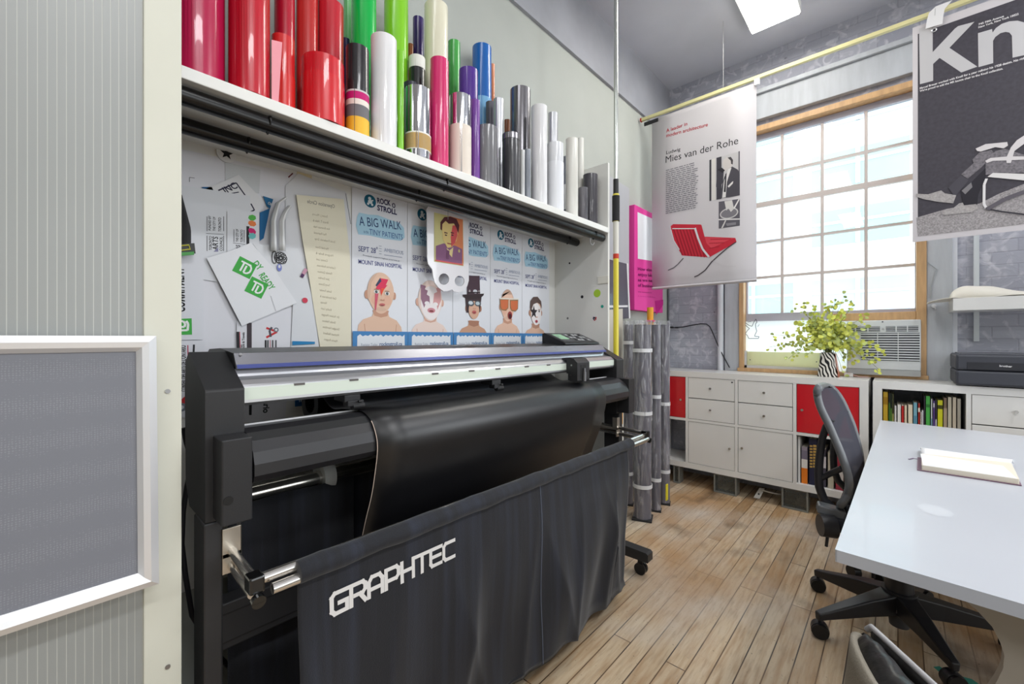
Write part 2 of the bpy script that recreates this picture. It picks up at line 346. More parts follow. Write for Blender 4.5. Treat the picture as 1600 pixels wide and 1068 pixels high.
# ------------------------------------------------------------------ snap frame hanging on the partition
alu = mat('satin_silver_aluminium', (226, 226, 228), .33, metal=.55, spec=.6)
fm, N, L, p = node_mat('grey_woven_panel')
tc = N.new('ShaderNodeTexCoord'); ck = N.new('ShaderNodeTexVoronoi'); ck.inputs['Scale'].default_value = 260; ck.inputs['Randomness'].default_value = .25; L.new(tc.outputs['Object'], ck.inputs['Vector'])
rr = N.new('ShaderNodeMapRange'); rr.inputs[1].default_value = .05; rr.inputs[2].default_value = .4; L.new(ck.outputs['Distance'], rr.inputs[0])
cx = N.new('ShaderNodeMix'); cx.data_type = 'RGBA'; L.new(rr.outputs[0], cx.inputs[0]); cx.inputs[6].default_value = lin((134, 136, 142)); cx.inputs[7].default_value = lin((113, 115, 123)); L.new(cx.outputs[2], p.inputs['Base Color']); p.inputs['Roughness'].default_value = .5
sf = thing('bulletin_frame', (XP+.02, -.1, 1.0), 'silver aluminium snap frame with grey woven panel on the partition', 'frame')
X1 = XP+.012; A = at(243, 524.5, X=X1); B_ = at(257, 905, X=X1+.03)
Y1 = A.y; Yl = Y1-.66; ZT, ZB = A.z, B_.z; lean = .03
def fx(z, h): return X1+lean*(ZT-z)/(ZT-ZB)+h
def rail(a, b, wi, nm):       # half-round mitred bar from corner a to b (Y,Z), wi towards the inside
    prof = [(0, 0), (0, .010), (.012, .017), (.022, .015), (.03, .006), (.03, 0)]
    vs = []
    for (y, z), (sy, sz) in ((a, wi[0]), (b, wi[1])):
        for d, h in prof: vs.append((fx(z+sz*d, h), y+sy*d, z+sz*d))
    k = len(prof); MB().add(vs, [(i, (i+1) % k, k+(i+1) % k, k+i) for i in range(k)]+[tuple(range(k)), tuple(range(k, 2*k))]).build(nm, alu, sf)
rail((Yl, ZT), (Y1, ZT), ((1, -1), (-1, -1)), 'frame_rail'); rail((Y1, ZT), (Y1, ZB), ((-1, -1), (-1, 1)), 'frame_rail')
rail((Y1, ZB), (Yl, ZB), ((-1, 1), (1, 1)), 'frame_rail'); rail((Yl, ZB), (Yl, ZT), ((1, 1), (1, -1)), 'frame_rail')
MB().add([(fx(z, h), y, z) for h in (.0, .004) for y, z in ((Yl+.01, ZB+.01), (Y1-.01, ZB+.01), (Y1-.01, ZT-.01), (Yl+.01, ZT-.01))], [(0, 1, 2, 3), (4, 5, 6, 7), (0, 1, 5, 4), (1, 2, 6, 5), (2, 3, 7, 6), (3, 0, 4, 7)]).build('panel', fm, sf)
# ------------------------------------------------------------------ ceiling lamp in view
lampw = mat('white_enamel', (235, 235, 232), .4); glow = mat('lamp_diffuser', (255, 252, 244), .5, emit=20)
for lx, ly in ((-.65, 2.92),):
    t = thing('ceiling_lamp', (lx, ly, CEIL), 'long fluorescent ceiling lamp glowing white near the window', 'lamp')
    MB().box(lx-.155, lx+.155, ly-.6, ly+.6, CEIL-.075, CEIL).build('housing', lampw, t, bev=.004)
    MB().box(lx-.145, lx+.145, ly-.59, ly+.59, CEIL-.085, CEIL-.075).build('diffuser', glow, t)
# ================================================================== shelving unit with the roll shelf
mel = mat('white_melamine', (224, 224, 220), .38, var=.02)
XF, ZS, YN = -1.22, 1.85, 2.16
su = thing('shelving_unit', (-1.4, 1.2, 0), 'white melamine shelving unit behind the plotter with one high shelf of rolls', 'shelf')
MB().box(XW+.003, XF, -.3, YN, ZS-.03, ZS).build('shelf_board', mel, su, bev=.002)
MB().box(XW+.003, -1.225, YN, YN+.018, 0, 2.225).build('side_panel', mel, su, bev=.0015)
MB().box(XW+.001, XW+.008, -.3, YN, .45, ZS-.03).build('back_panel', mel, su)
hp = at(943, 437, Y=YN); MB().obox((hp.x, YN-.004, hp.z), (1, 0, 0), (0, 1, 0), (0, 0, 1), .035, .004, .022).build('cover_plate', mat('cream_plastic', (226, 224, 214), .4), su, bev=.003)
# hanging tubes under the shelf
blk = mat('black_satin_tube', (11, 11, 12), .26, spec=.5)
for nm, xx, zz, r, lab in (('tube', -1.255, 1.795, .022, 'black satin pipe hung under the front edge of the roll shelf'), ('tube', -1.43, 1.795, .022, 'black satin pipe hung under the shelf nearer the posters')):
    t = thing('hanging_tube', (xx, 1, zz), lab, 'pipe', 'pipes under the roll shelf')
    MB().ring((xx, -.25, zz), (xx, YN-.012, zz), r, r-.006).build('pipe', blk, t)
    for y in (.4, 1.0, 2.05):
        MB().sweep([(xx, y, ZS-.034), (xx-r-.003, y, zz+.012), (xx-r-.003, y, zz), (xx, y, zz-r-.003), (xx+r+.003, y, zz), (xx+r+.003, y, zz+.012), (xx, y, ZS-.034)], .003, 6).build('bracket', blk, t)
hk = at(925, 366, X=-1.255)
tag(MB().sweep([hk+Vector((0, 0, .03)), hk+Vector((0, .018, .025)), hk+Vector((0, .012, .0)), hk+Vector((0, -.02, -.03)), hk+Vector((0, -.015, -.055)), hk+Vector((0, .01, -.058)), hk+Vector((0, .025, -.04))], .0022, 8).build('wire_hook', mat('zinc_wire', (168, 168, 170), .35)),
    'bent wire S-hook hanging from the end of the front black pipe', 'hook')
# stickers on the side panel
for px, py, r, c, lab in ((933, 458, .020, (168, 205, 62), 'lime green round sticker on the white side panel'), (941, 478.5, .008, (40, 160, 140), 'small teal round sticker on the white side panel'),
                          (909.5, 463.5, .008, (32, 32, 36), 'small black round sticker beside the lime one on the side panel'), (890, 411, .005, (30, 30, 34), 'tiny black dot sticker high on the white side panel'),
                          (887, 497, .006, (120, 120, 120), 'small grey dot sticker low on the white side panel')):
    q = at(px, py, Y=YN); r *= 1.15
    o = MB().cyl((q.x, YN, q.z), (q.x, YN-.0008, q.z), r, n=24).build('round_sticker', ink(c)); tag(o, lab, 'sticker', 'round stickers on the side panel')
q = at(929, 497, Y=YN); f = Flat((q.x-.02, YN-.001, q.z-.02), (1, 0, 0), (0, 0, 1))
f.sheet([(.02+.02*math.cos(t), .02+.02*math.sin(t)) for t in (i*math.pi/12 for i in range(24))], (225, 222, 222), .0008)
for k in range(9):
    a = k*2.4; f.ell(.02+.011*math.cos(a)*(k % 3+1)/3, .02+.011*math.sin(a)*(k % 3+1)/3, .004, .0055, ((36, 36, 52), (60, 50, 70), (190, 60, 60))[k % 3], 7, a)
tag(f.build('round_sticker'), 'black and white patterned round sticker on the side panel', 'sticker', 'round stickers on the side panel')
# ------------------------------------------------------------------ vinyl rolls
core = mat('cardboard_core', (178, 150, 118), .8, var=.1)
whitecore = mat('white_core', (228, 226, 220), .7)
def vin(rgb): return mat('vinyl_%d_%d_%d' % rgb, rgb, .27, spec=.5, coat=.35)
mirror = mat('mirror_chrome_film', (214, 216, 220), .07, metal=1); smoke = mat('gunmetal_film', (128, 126, 130), .25, metal=.85); silver = mat('silver_film', (205, 206, 210), .3, metal=.7)
def roll(l, r, X, top, film, label, bands=(), z0=None, seam=None, h=None, rim=None):
    a0, a1 = math.atan((l-800)/FPX), math.atan((r-800)/FPX); am = (a0+a1)/2
    dx, dy = FX+math.tan(am)*RX, FY+math.tan(am)*RY; y = X*dy/dx; dist = math.hypot(X, y); rad = dist*math.sin((a1-a0)/2)
    z0 = ZS+.001 if z0 is None else z0
    dep = X*FX+y*FY
    zt = z0+h if h else EYE+(HY-top)/FPX*dep
    t = thing('vinyl_roll', (X, y, z0), label, 'roll', 'vinyl rolls on the shelf')
    ri = min(rad*.8, .036)
    m = MB(); m.ring((X, y, z0+.004), (X, y, zt), rad, ri)
    th = seam if seam is not None else -1.0+.35*((l*7) % 5)/5      # loose outer edge of the film
    arc = [th+i*.12 for i in range(9)]
    pts = [(X+(rad+.0012*(1-i/9))*math.cos(a), y+(rad+.0012*(1-i/9))*math.sin(a)) for i, a in enumerate(arc)]
    m.add([(u, v, z) for z in (z0+.004, zt) for u, v in pts], [(i, i+1, 10+i-1, 9+i) for i in range(8)], True)
    m.build('film', film, t, recalc=False)
    if rad > .022: MB().ring((X, y, z0), (X, y, zt-.002), ri+.0006, ri-.003).build('core', rim or core, t, recalc=False)
    for k, (za, zb, bm) in enumerate(bands):
        MB().ring((X, y, z0+(zt-z0)*za), (X, y, z0+(zt-z0)*zb), rad+.0012, rad-.001).build('paper_band', bm, t, recalc=False)
    return t, (X, y, z0, zt, rad)
RA, RB, RC_ = -1.275, -1.405, -1.525
red = vin((184, 12, 36)); crim = vin((176, 22, 70)); ored = vin((200, 36, 38)); lime = vin((132, 204, 36)); white = vin((226, 226, 228)); cream = vin((226, 222, 200))
roll(258, 352, -1.30, -40, crim, 'crimson vinyl roll beside the plastic partition channel', h=.64)
roll(356, 422, RA, -60, red, 'wide glossy red vinyl roll, second from the partition', h=.63)
roll(424, 461, -1.29, 62, ored, 'short orange-red roll behind a pink folded sheet', bands=((.02, .5, vin((206, 40, 38))),))
q = MB(); a_ = at(424.5, 62, X=-1.236); b_ = at(441, 66, X=-1.238)
q.prism([(a_.x, a_.y, ZS+.002), (a_.x, a_.y, a_.z), (b_.x, b_.y, b_.z), (at(435, 145, X=-1.237).x, at(435, 145, X=-1.237).y, ZS+.002)], (-.001, 0, 0))
tag(q.build('folded_sheet', ink((226, 150, 160))), 'pink folded vinyl offcut leaning on the short orange-red roll', 'sheet')
roll(428, 461, RB, -30, vin((178, 14, 44)), 'tall red roll behind the pink folded sheet', h=.61)
roll(462, 497, RB, -30, vin((188, 44, 42)), 'tall brick red roll behind the wide short red roll', h=.61)
roll(496, 537, -1.40, 10, vin((186, 28, 44)), 'red roll with cream core end standing behind the wide short red roll', rim=whitecore)
roll(471, 538, RA, 100, vin((198, 14, 32)), 'wide short bright red roll at the front of the shelf', bands=((0, .72, vin((204, 20, 32))),), rim=whitecore)
roll(537, 553, RC_, -30, vin((112, 186, 118)), 'pale green roll standing against the wall', h=.7)
roll(535, 547, -1.47, 62, vin((30, 34, 72)), 'narrow navy roll between the red roll and the black roll')
roll(549, 588, RB, -5, vin((0, 176, 72)), 'bright emerald green roll behind the banded black roll', h=.6)
roll(540.5, 576.5, RA, 78, vin((34, 32, 36)), 'short black roll banded with magenta, white, grey and yellow labels', bands=((0, .21, mat('yellow_label', (232, 182, 44), .5)), (.21, .34, ink((110, 108, 112))), (.34, .4, ink((228, 220, 212))), (.4, .48, ink((190, 20, 110))), (.48, .5, ink((200, 200, 200)))))
roll(579, 620, RA, 63, white, 'white roll with dark core between banded black and lime rolls', rim=mat('dark_core', (52, 44, 46), .7))
roll(600, 638, -1.46, -20, lime, 'tall lime green roll behind the white roll', h=.76)
roll(621, 631, -1.262, 80, vin((122, 196, 30)), 'slim lime green roll squeezed beside the white roll')
roll(637, 646, RC_, 70, vin((150, 84, 34)), 'thin brown roll at the back by the lime roll')
roll(645, 662, RC_, 30, vin((54, 36, 104)), 'slim dark purple roll at the back beside the cream roll')
roll(639, 664, -1.395, 92, vin((32, 32, 34)), 'black roll with white top band behind the mirror roll', bands=((.9, 1.0, ink((228, 228, 220))),))
roll(630, 655, -1.345, 133, vin((52, 54, 66)), 'short slate roll peeking out behind the mirror roll')
roll(632, 673, RA, 143, mirror, 'mirror silver roll with yellow and white label', bands=((.12, .36, ink((236, 234, 228))), (.13, .34, mat('yellow_label', (232, 182, 44), .5))), rim=whitecore)
roll(663, 700, RB, 12, cream, 'tall cream roll behind the magenta roll', rim=whitecore)
roll(672, 701, RA, 96, vin((212, 44, 110)), 'magenta pink roll between two mirror silver rolls')
roll(700, 719, RC_, 67, vin((74, 168, 78)), 'mid green roll behind the mirror roll with cream label')
roll(702, 736, RA, 153, mirror, 'mirror silver roll with its lower half wrapped in cream paper', bands=((0, .62, ink((226, 216, 204))),))
roll(717, 747, RB, 112, vin((78, 40, 140)), 'broad purple roll beside the blue roll')
roll(735, 750, -1.28, 158, vin((112, 56, 150)), 'slim violet roll in front of the broad purple one')
roll(738, 768, -1.53, 76, vin((20, 100, 182)), 'blue roll with light blue middle and navy foot', bands=((0, .34, vin((28, 40, 110))), (.34, .68, vin((120, 176, 218)))))
roll(766, 773, RC_-.03, 101, vin((226, 140, 96)), 'thin orange roll beside the blue roll')
roll(759, 774, -1.45, 161, vin((96, 94, 104)), 'slim dark grey roll by the curled silver film')
roll(771, 787, -1.38, 156, silver, 'slim silver grey roll with curled top edge')
roll(744, 777, RA, 201, vin((112, 112, 116)), 'short medium grey roll in front of the blue roll')
roll(788, 797, RC_, 188, vin((140, 80, 48)), 'thin copper brown roll at the back by the gunmetal roll')
roll(797, 829, RB, 142, smoke, 'tall gunmetal roll with a dark vertical seam', rim=whitecore)
roll(785, 812, RA, 211, vin((62, 62, 66)), 'short charcoal roll in front of the gunmetal roll', bands=((.9, .99, smoke),))
roll(812.5, 820, -1.262, 235, vin((212, 214, 214)), 'very thin pale roll between charcoal and grey rolls')
roll(819.5, 829, -1.265, 234, vin((136, 142, 152)), 'thin blue-grey roll next to the tall white roll')
roll(830, 855, RA, 168, white, 'tall white roll between the gunmetal and silver rolls')
roll(856, 872, -1.40, 178, silver, 'silver roll standing behind the short white roll')
roll(854.5, 880.5, RA, 226, vin((222, 224, 228)), 'short bluish white roll with a paper sleeve', bands=((0, .72, ink((226, 228, 233))),))
roll(880, 889, -1.40, 245, vin((120, 124, 134)), 'thin grey roll with white middle band', bands=((.25, .6, ink((224, 224, 224))),))
roll(884, 903, -1.285, 218, cream and vin((228, 227, 220)), 'tall off-white roll near the end of the shelf')
roll(901, 912.5, -1.375, 217, vin((230, 229, 222)), 'slim off-white roll behind the tall off-white one')
roll(903.5, 918.5, -1.268, 294, vin((92, 90, 96)), 'short slim charcoal roll at the end of the shelf')
roll(911, 934, -1.305, 274, vin((70, 68, 74)), 'short dark grey roll at the end of the shelf', rim=whitecore)
# ================================================================== papers pinned on the back panel
XPAP = XW+.0092
def paper(name, pts, rgb, label, cat='paper', lvl=1, group='papers pinned behind the plotter', draw=None, rough=.6, th=.0008):
    X = XPAP+.0014*lvl
    o = at(*pts[0], X=X); f = Flat((X, o.y, o.z), (0, 1, 0), (0, 0, 1), plane=dict(X=X), step=.00025)
    f.sheet([f.px(*p) for p in pts], ink(rgb, rough), th)
    if draw: draw(f)
    ob = f.build(name); tag(ob, label, cat, group); return ob
K = (38, 38, 42)
paper('sheet', [(276, 231), (463, 272), (463, 552), (276, 566)], (222, 222, 228), 'big white backing sheet behind the pinned papers', lvl=0,
      draw=lambda f: (f.line([f.px(450.5, 277), f.px(457.5, 270.5)], .004, (96, 30, 36)), f.line([f.px(296, 284), f.px(296, 277), f.px(304, 278)], .0018, (120, 120, 124))))
paper('card', [(352, 253), (407, 265), (405, 302), (352, 292)], (206, 209, 212), 'blank pale grey card high up on the backing sheet')
paper('card', [(464, 262), (488, 269), (487, 280), (464, 274)], (216, 204, 168), 'small cream card end beside the grey sheet')
def d_inc(f):
    f.line([f.px(341, 297.5), f.px(369, 285.5), f.px(383, 305)], .004, (50, 48, 70)); f.line([f.px(392, 318), f.px(397.5, 328), f.px(391, 331)], .004, (50, 48, 70))
    f.tpx('INC', (353, 302), (372, 293), .02, (50, 48, 70), .02); f.line([f.px(356, 303), f.px(373, 300)], .003, (50, 48, 70))
paper('card', [(318, 296), (373, 273), (412, 314), (398, 336), (345, 316)], (224, 224, 226), 'tilted white card with a dark square outline', lvl=2, draw=d_inc)
paper('card', [(316, 292), (331, 292), (334, 298), (314, 297)], (36, 92, 140), 'small dark blue card showing above the arts council sheet', lvl=2)
def d_tac(f):
    s = .011
    for t, x, y0, y1, c in (('FUNDED BY', 329.5, 360, 337, s*.62), ('THE CITY OF', 336.5, 361, 339, s*.62), ('TORONTO', 345.5, 362, 340, s*.7), ('TORONTO', 331, 391, 369, s*.7), ('ARTS', 340.5, 391, 370, s*1.35), ('COUNCIL', 347.5, 392, 370, s*.7)):
        f.tpx(t, (x, y0), (x, y1), c, K, .02)
    for x in (323.5, 349.5): f.line([f.px(x, 361), f.px(x, 338)], .0015, K); f.line([f.px(x, 392), f.px(x, 368)], .0015, K)
    f.line([f.px(322, 364.5), f.px(350, 366)], .0015, (90, 90, 94))
    f.pp([(333.5, 393), (341, 393), (341, 386)], (130, 130, 160))
paper('sheet', [(276, 288), (391, 306), (390, 400), (340, 440), (276, 430)], (219, 221, 226), 'white sheet reading Toronto Arts Council in sideways lettering', lvl=3, draw=d_tac)
def d_city(f):
    f.tpx('THE CITY OF', (372.5, 378), (372.5, 358), .0075, K, .02); f.tpx('TORONTO', (379.5, 379), (379.5, 359), .0075, K, .02); f.line([f.px(365.5, 378), f.px(365.5, 358)], .0015, K); f.line([f.px(381.5, 379), f.px(381.5, 359)], .0015, K)
    f.line([f.px(364, 379.5), f.px(383, 381.5)], .0015, (90, 90, 94)); f.pp([(385, 353), (389.5, 353.5), (389.5, 381.5), (385, 382)], K)
    f.tpx('AS', (375, 390), (375, 383), .012, K, .03)
    for x, y, c in ((394, 340, (84, 176, 74)), (394, 349, (226, 128, 70)), (394, 361, (206, 30, 110)), (394, 368.5, (110, 190, 190))):
        a, b = f.px(x, y); f.ell(a, b, .010, .0125, c, 7, x+y)
paper('sheet', [(355, 330), (405, 330), (405, 396), (355, 400)], (218, 220, 225), 'white strip reading City of Toronto with coloured blobs', lvl=5, draw=d_city)
paper('card', [(406, 332), (422, 325), (412, 372), (406, 376)], (30, 100, 152), 'blue card edge between the white strip and curled plastic', lvl=4)
paper('card', [(411, 306), (427, 311), (422, 326), (417, 322)], (36, 104, 150), 'blue corner of a card with white scribbles', lvl=4, draw=lambda f: f.tpx('OK', (418, 318), (424, 322), .01, (220, 225, 230), .02))
# curled plastic offcuts
for pts, X, lab in (([(428, 392), (427, 345), (434, 318), (446, 309)], -1.575, 'curled white plastic strip hanging beside the blue card'), ([(441, 392), (440, 345), (446, 330), (452, 322)], -1.57, 'narrow curled white plastic strip next to the grey sheet')):
    P_ = [at(x, y, X=X) for x, y in pts]; m = MB()
    def fn(u, v, P_=P_):
        k = v*3; i = min(int(k), 2); p = P_[i].lerp(P_[i+1], k-i); w_ = .030*(1-.35*v); a = u*math.pi
        return (p.x+.014*math.sin(a), p.y+w_*(u-.5)*1.0+.004*math.cos(a), p.z)
    tag(m.grid(fn, 8, 12).build('plastic_strip', mat('white_plastic', (226, 227, 228), .3, coat=.3), thick=.001), lab, 'plastic strip', 'curled plastic strips')
paper('sheet', [(446, 290), (466, 271), (541, 300), (549, 345), (549, 560), (447, 560)], (214, 215, 219), 'grey-white sheet behind the cream names sheet', lvl=2,
      draw=lambda f: f.line([f.px(540, 302), f.px(548, 350)], .002, (60, 60, 62)))
def d_cream(f):
    g = (176, 168, 146)
    f.tpx('Operation Circle', (480, 317), (523, 325), .014, (150, 146, 138), .01, True)
    names = 'Susan J. Morris|Bruce T. Hale &|Ann Emerson Hale|Paul Raymond|Scott Frederick Gray|Marshall Drew|Margaret Butler &|Connie Levi|Catherine Robinson|Pamela Quinton|Jane Gordon|Terry Dowes|Sonia Fowler|Gail Henderson &|Norman|Kathy Levi|Dr. Robert Morgan|Sheila Nelson|Douglas Hamilton|Michael Ballard|Martin Rogers'.split('|')
    for k, n in enumerate(names):
        y = 336+k*9.6+(3 if k > 4 else 0); x0 = 488+k*.9; w = 1.6*len(n); f.tpx(n, (x0, y), (x0+w, y+w*.16), .0085, g, .0, True)
paper('sheet', [(463, 304), (537, 311), (547, 400), (549, 560), (503, 560), (484, 440), (472, 370)], (228, 222, 200), 'cream sheet of mirrored faint names hanging aslant', lvl=8, draw=d_cream)
def d_td(f):
    G = (66, 170, 72)
    def sq(c, s, rot):
        a, b = f.px(*c); cc, ss = math.cos(rot), math.sin(rot)
        def R(u, v): return (a+(u*cc-v*ss)*s, b+(u*ss+v*cc)*s)
        f.poly([R(-1, -1), R(1, -1), R(1, 1), R(-1, 1)], G); f.up()
        f.line([R(-.62, .55), R(.5, .55)], s*.2, (235, 238, 236)); f.line([R(-.28, .55), R(-.28, -.6)], s*.2, (235, 238, 236))
        f.line([R(.08, .3), R(.08, -.6), R(.42, -.55), R(.66, -.25), R(.66, .2), R(.45, .5), R(-.1, .55)], s*.2, (235, 238, 236))
    sq((382.5, 418), .0275, -.42); sq((401, 449), .0275, -.42)
    f.tpx('READY', (404, 430), (422, 453.5), .022, G, .015); f.tpx('DY', (394, 412), (404, 423), .022, G, .015)
    f.line([f.px(423, 462), f.px(431, 486)], .0015, (190, 190, 194))
paper('sheet', [(323, 403), (362, 391), (392, 379), (427, 418), (464, 473), (378, 509), (350, 455)], (226, 227, 231), 'tilted white sheet printed with two green squares and READY', lvl=10, draw=d_td, rough=.3)
def d_flower(f):
    for k in range(7):
        a, b = f.px(438.5, 403); f.line([(a+.013*math.cos(t)+.008*math.cos(k*.9), b+.013*math.sin(t)+.008*math.sin(k*.9)) for t in (i*.52 for i in range(13))], .0022, K)
    a, b = f.px(428.5, 402); f.line([(a+.008*math.cos(t), b+.021*math.sin(t)) for t in (i*.4 for i in range(17))], .0025, K); f.line([f.px(428, 402), f.px(437, 403)], .003, K)
    a, b = f.px(436, 418); f.ell(a, b, .008, .013, (120, 130, 196)); f.up(); f.ell(a, b+.004, .004, .006, (220, 220, 226))
    f.line([f.px(471, 432), f.px(478, 420)], .012, (200, 150, 170)); f.up(); f.line([f.px(470.5, 433), f.px(473, 428)], .011, (80, 50, 90))
    a, b = f.px(476, 469); f.ell(a, b, .010, .010, (206, 64, 86), 9)
paper('sheet', [(395, 380), (466, 388), (490, 470), (500, 552), (454, 552), (458, 470)], (217, 219, 223), 'white sheet with a black flower line drawing', lvl=6, draw=d_flower)
def d_commit(f):
    f.tpx('COMMITMENT', (289, 487), (287, 418), .024, (34, 34, 36), .03)
    f.pp([(277, 498), (299.5, 497), (300, 522.5), (277, 523)], (66, 170, 72)); f.up()
    W_ = (236, 238, 236); f.line([f.px(281, 520), f.px(281, 516), f.px(281, 501)], .001, W_)
    f.line([f.px(280, 516), f.px(293, 515.5)], .006, W_); f.line([f.px(280, 510.5), f.px(288, 510.5), f.px(289.5, 505.5), f.px(286, 501.5), f.px(280, 501.5)], .006, W_); f.line([f.px(293, 516), f.px(294, 506), f.px(291, 501)], .006, W_)
paper('sheet', [(276, 402), (318, 404), (318, 530), (276, 531)], (220, 221, 227), 'white sheet reading COMMITMENT sideways above a green square', lvl=6, draw=d_commit)
def d_oac(f):
    f.tpx('ONTARIO ARTS COUNCIL', (283.5, 611), (283.5, 556), .011, K, .03); f.tpx("CONSEIL DES ARTS DE L'ONTARIO", (291, 611), (290, 539), .013, K, .03)
    f.line([f.px(294.5, 609), f.px(293.5, 539)], .0025, (176, 40, 80)); f.line([f.px(302, 560), f.px(303, 538)], .005, K)
    f.line([f.px(296, 617), f.px(281, 630), f.px(299, 631)], .012, (196, 50, 56)); f.line([f.px(289, 641), f.px(297, 632)], .014, (70, 74, 84)); f.line([f.px(294, 620), f.px(298, 626)], .014, (52, 52, 58))
    a, b = f.px(283.5, 636); f.ell(a, b, .013, .013, (120, 126, 138)); f.up(); f.ell(a, b, .006, .006, (220, 221, 226))
paper('sheet', [(274, 532), (320, 532), (320, 652), (274, 652)], (219, 220, 226), 'white sheet reading Conseil des arts de l\'Ontario sideways', lvl=5, draw=d_oac)
def d_xa(f):
    f.line([f.px(416, 512), f.px(433, 518), f.px(416, 527)], .007, (196, 50, 56)); f.line([f.px(425, 511), f.px(421, 516), f.px(423, 526)], .007, (80, 76, 84))
    a, b = f.px(431.5, 515); f.ell(a, b, .008, .008, (110, 116, 126)); f.up(); f.ell(a, b, .004, .004, (220, 221, 226))
    for x, w, c in ((415, .006, K), (418.5, .004, K), (422, .002, (176, 60, 76)), (426, .005, (96, 96, 100)), (431, .005, (96, 96, 100))): f.line([f.px(x, 545), f.px(x, 531)], w, c)
    f.line([f.px(389.5, 552), f.px(389.5, 504)], .014, (66, 58, 64)); f.line([f.px(372.5, 552), f.px(371.5, 518)], .008, K); f.line([f.px(375.5, 552), f.px(374.5, 518)], .002, (196, 70, 90))
    f.tpx('mount & Travels', (382, 548), (382, 519), .007, K, .02); f.tpx('of an', (378.5, 548), (378.5, 538), .006, K, .02)
    f.pp([(389, 629), (393.5, 629), (393, 648), (389, 648)], K); f.tpx('ario', (412, 626), (411, 645), .02, K, .03)
paper('sheet', [(370, 503), (372, 500), (455, 480), (453, 560), (445, 660), (370, 660)], (221, 221, 227), 'white sheet with a red and grey angular emblem', lvl=4, draw=d_xa)
paper('card', [(457, 532.5), (492, 533.5), (492, 537), (457, 539)], (44, 130, 184), 'thin blue strip lying across the sheets above the plotter', lvl=9)
paper('card', [(461, 621), (495.5, 617), (495.5, 631), (461, 635)], (18, 86, 140), 'dark blue card seen through the gap in the plotter', lvl=9, draw=lambda f: f.tpx('TRUE', (466, 628), (480, 626), .012, (225, 232, 238), .03))
# black mesh strap hanging at the partition
bs = thing('lanyard', (XPAP+.02, at(290, 360, X=-1.58).y, 1.55), 'black mesh strap with green and yellow band beside the partition', 'strap')
MB().grid(lambda u, v: (at(278+u*(6+14*min(1, v*1.6)), 305+v*85, X=-1.585)+Vector((.012*math.sin(u*3.1), 0, 0))), 6, 12).build('mesh_strap', mat('black_mesh', (48, 48, 50), .6, bump=.8, bscale=700), bs, thick=.002)
q = [at(x, y, X=-1.572) for x, y in ((276, 382), (303, 380), (305, 396), (276, 400))]; MB().prism(q, (.006, 0, 0)).build('clasp', mat('dark_clasp', (40, 42, 40), .4), bs)
q = [at(x, y, X=-1.565) for x, y in ((278, 394.5), (303, 393), (303, 398), (278, 400))]; MB().prism(q, (.003, 0, 0)).build('band', ink((88, 160, 90)), bs)
q = [at(x, y, X=-1.565) for x, y in ((281, 384), (295, 382.5), (297, 389), (283, 391))]; MB().sweep(q+[q[0]], .0022, 6).build('loop', ink((196, 190, 70)), bs)
# star button magnet
q = at(353.5, 240.5, X=XPAP+.002); st_ = thing('badge', q, 'round white badge with a black star at the top of the backing sheet', 'badge')
MB().cyl(q, q+Vector((.004, 0, 0)), .027, n=32).build('disc', mat('badge_white', (226, 226, 226), .3), st_)
f = Flat((q.x+.0045, q.y, q.z), (0, 1, 0), (0, 0, 1)); f.poly([((.019 if i % 2 == 0 else .008)*math.cos(math.pi/2+i*math.pi/5), (.019 if i % 2 == 0 else .008)*math.sin(math.pi/2+i*math.pi/5)) for i in range(10)], (30, 30, 32)); o = f.build('star', st_)
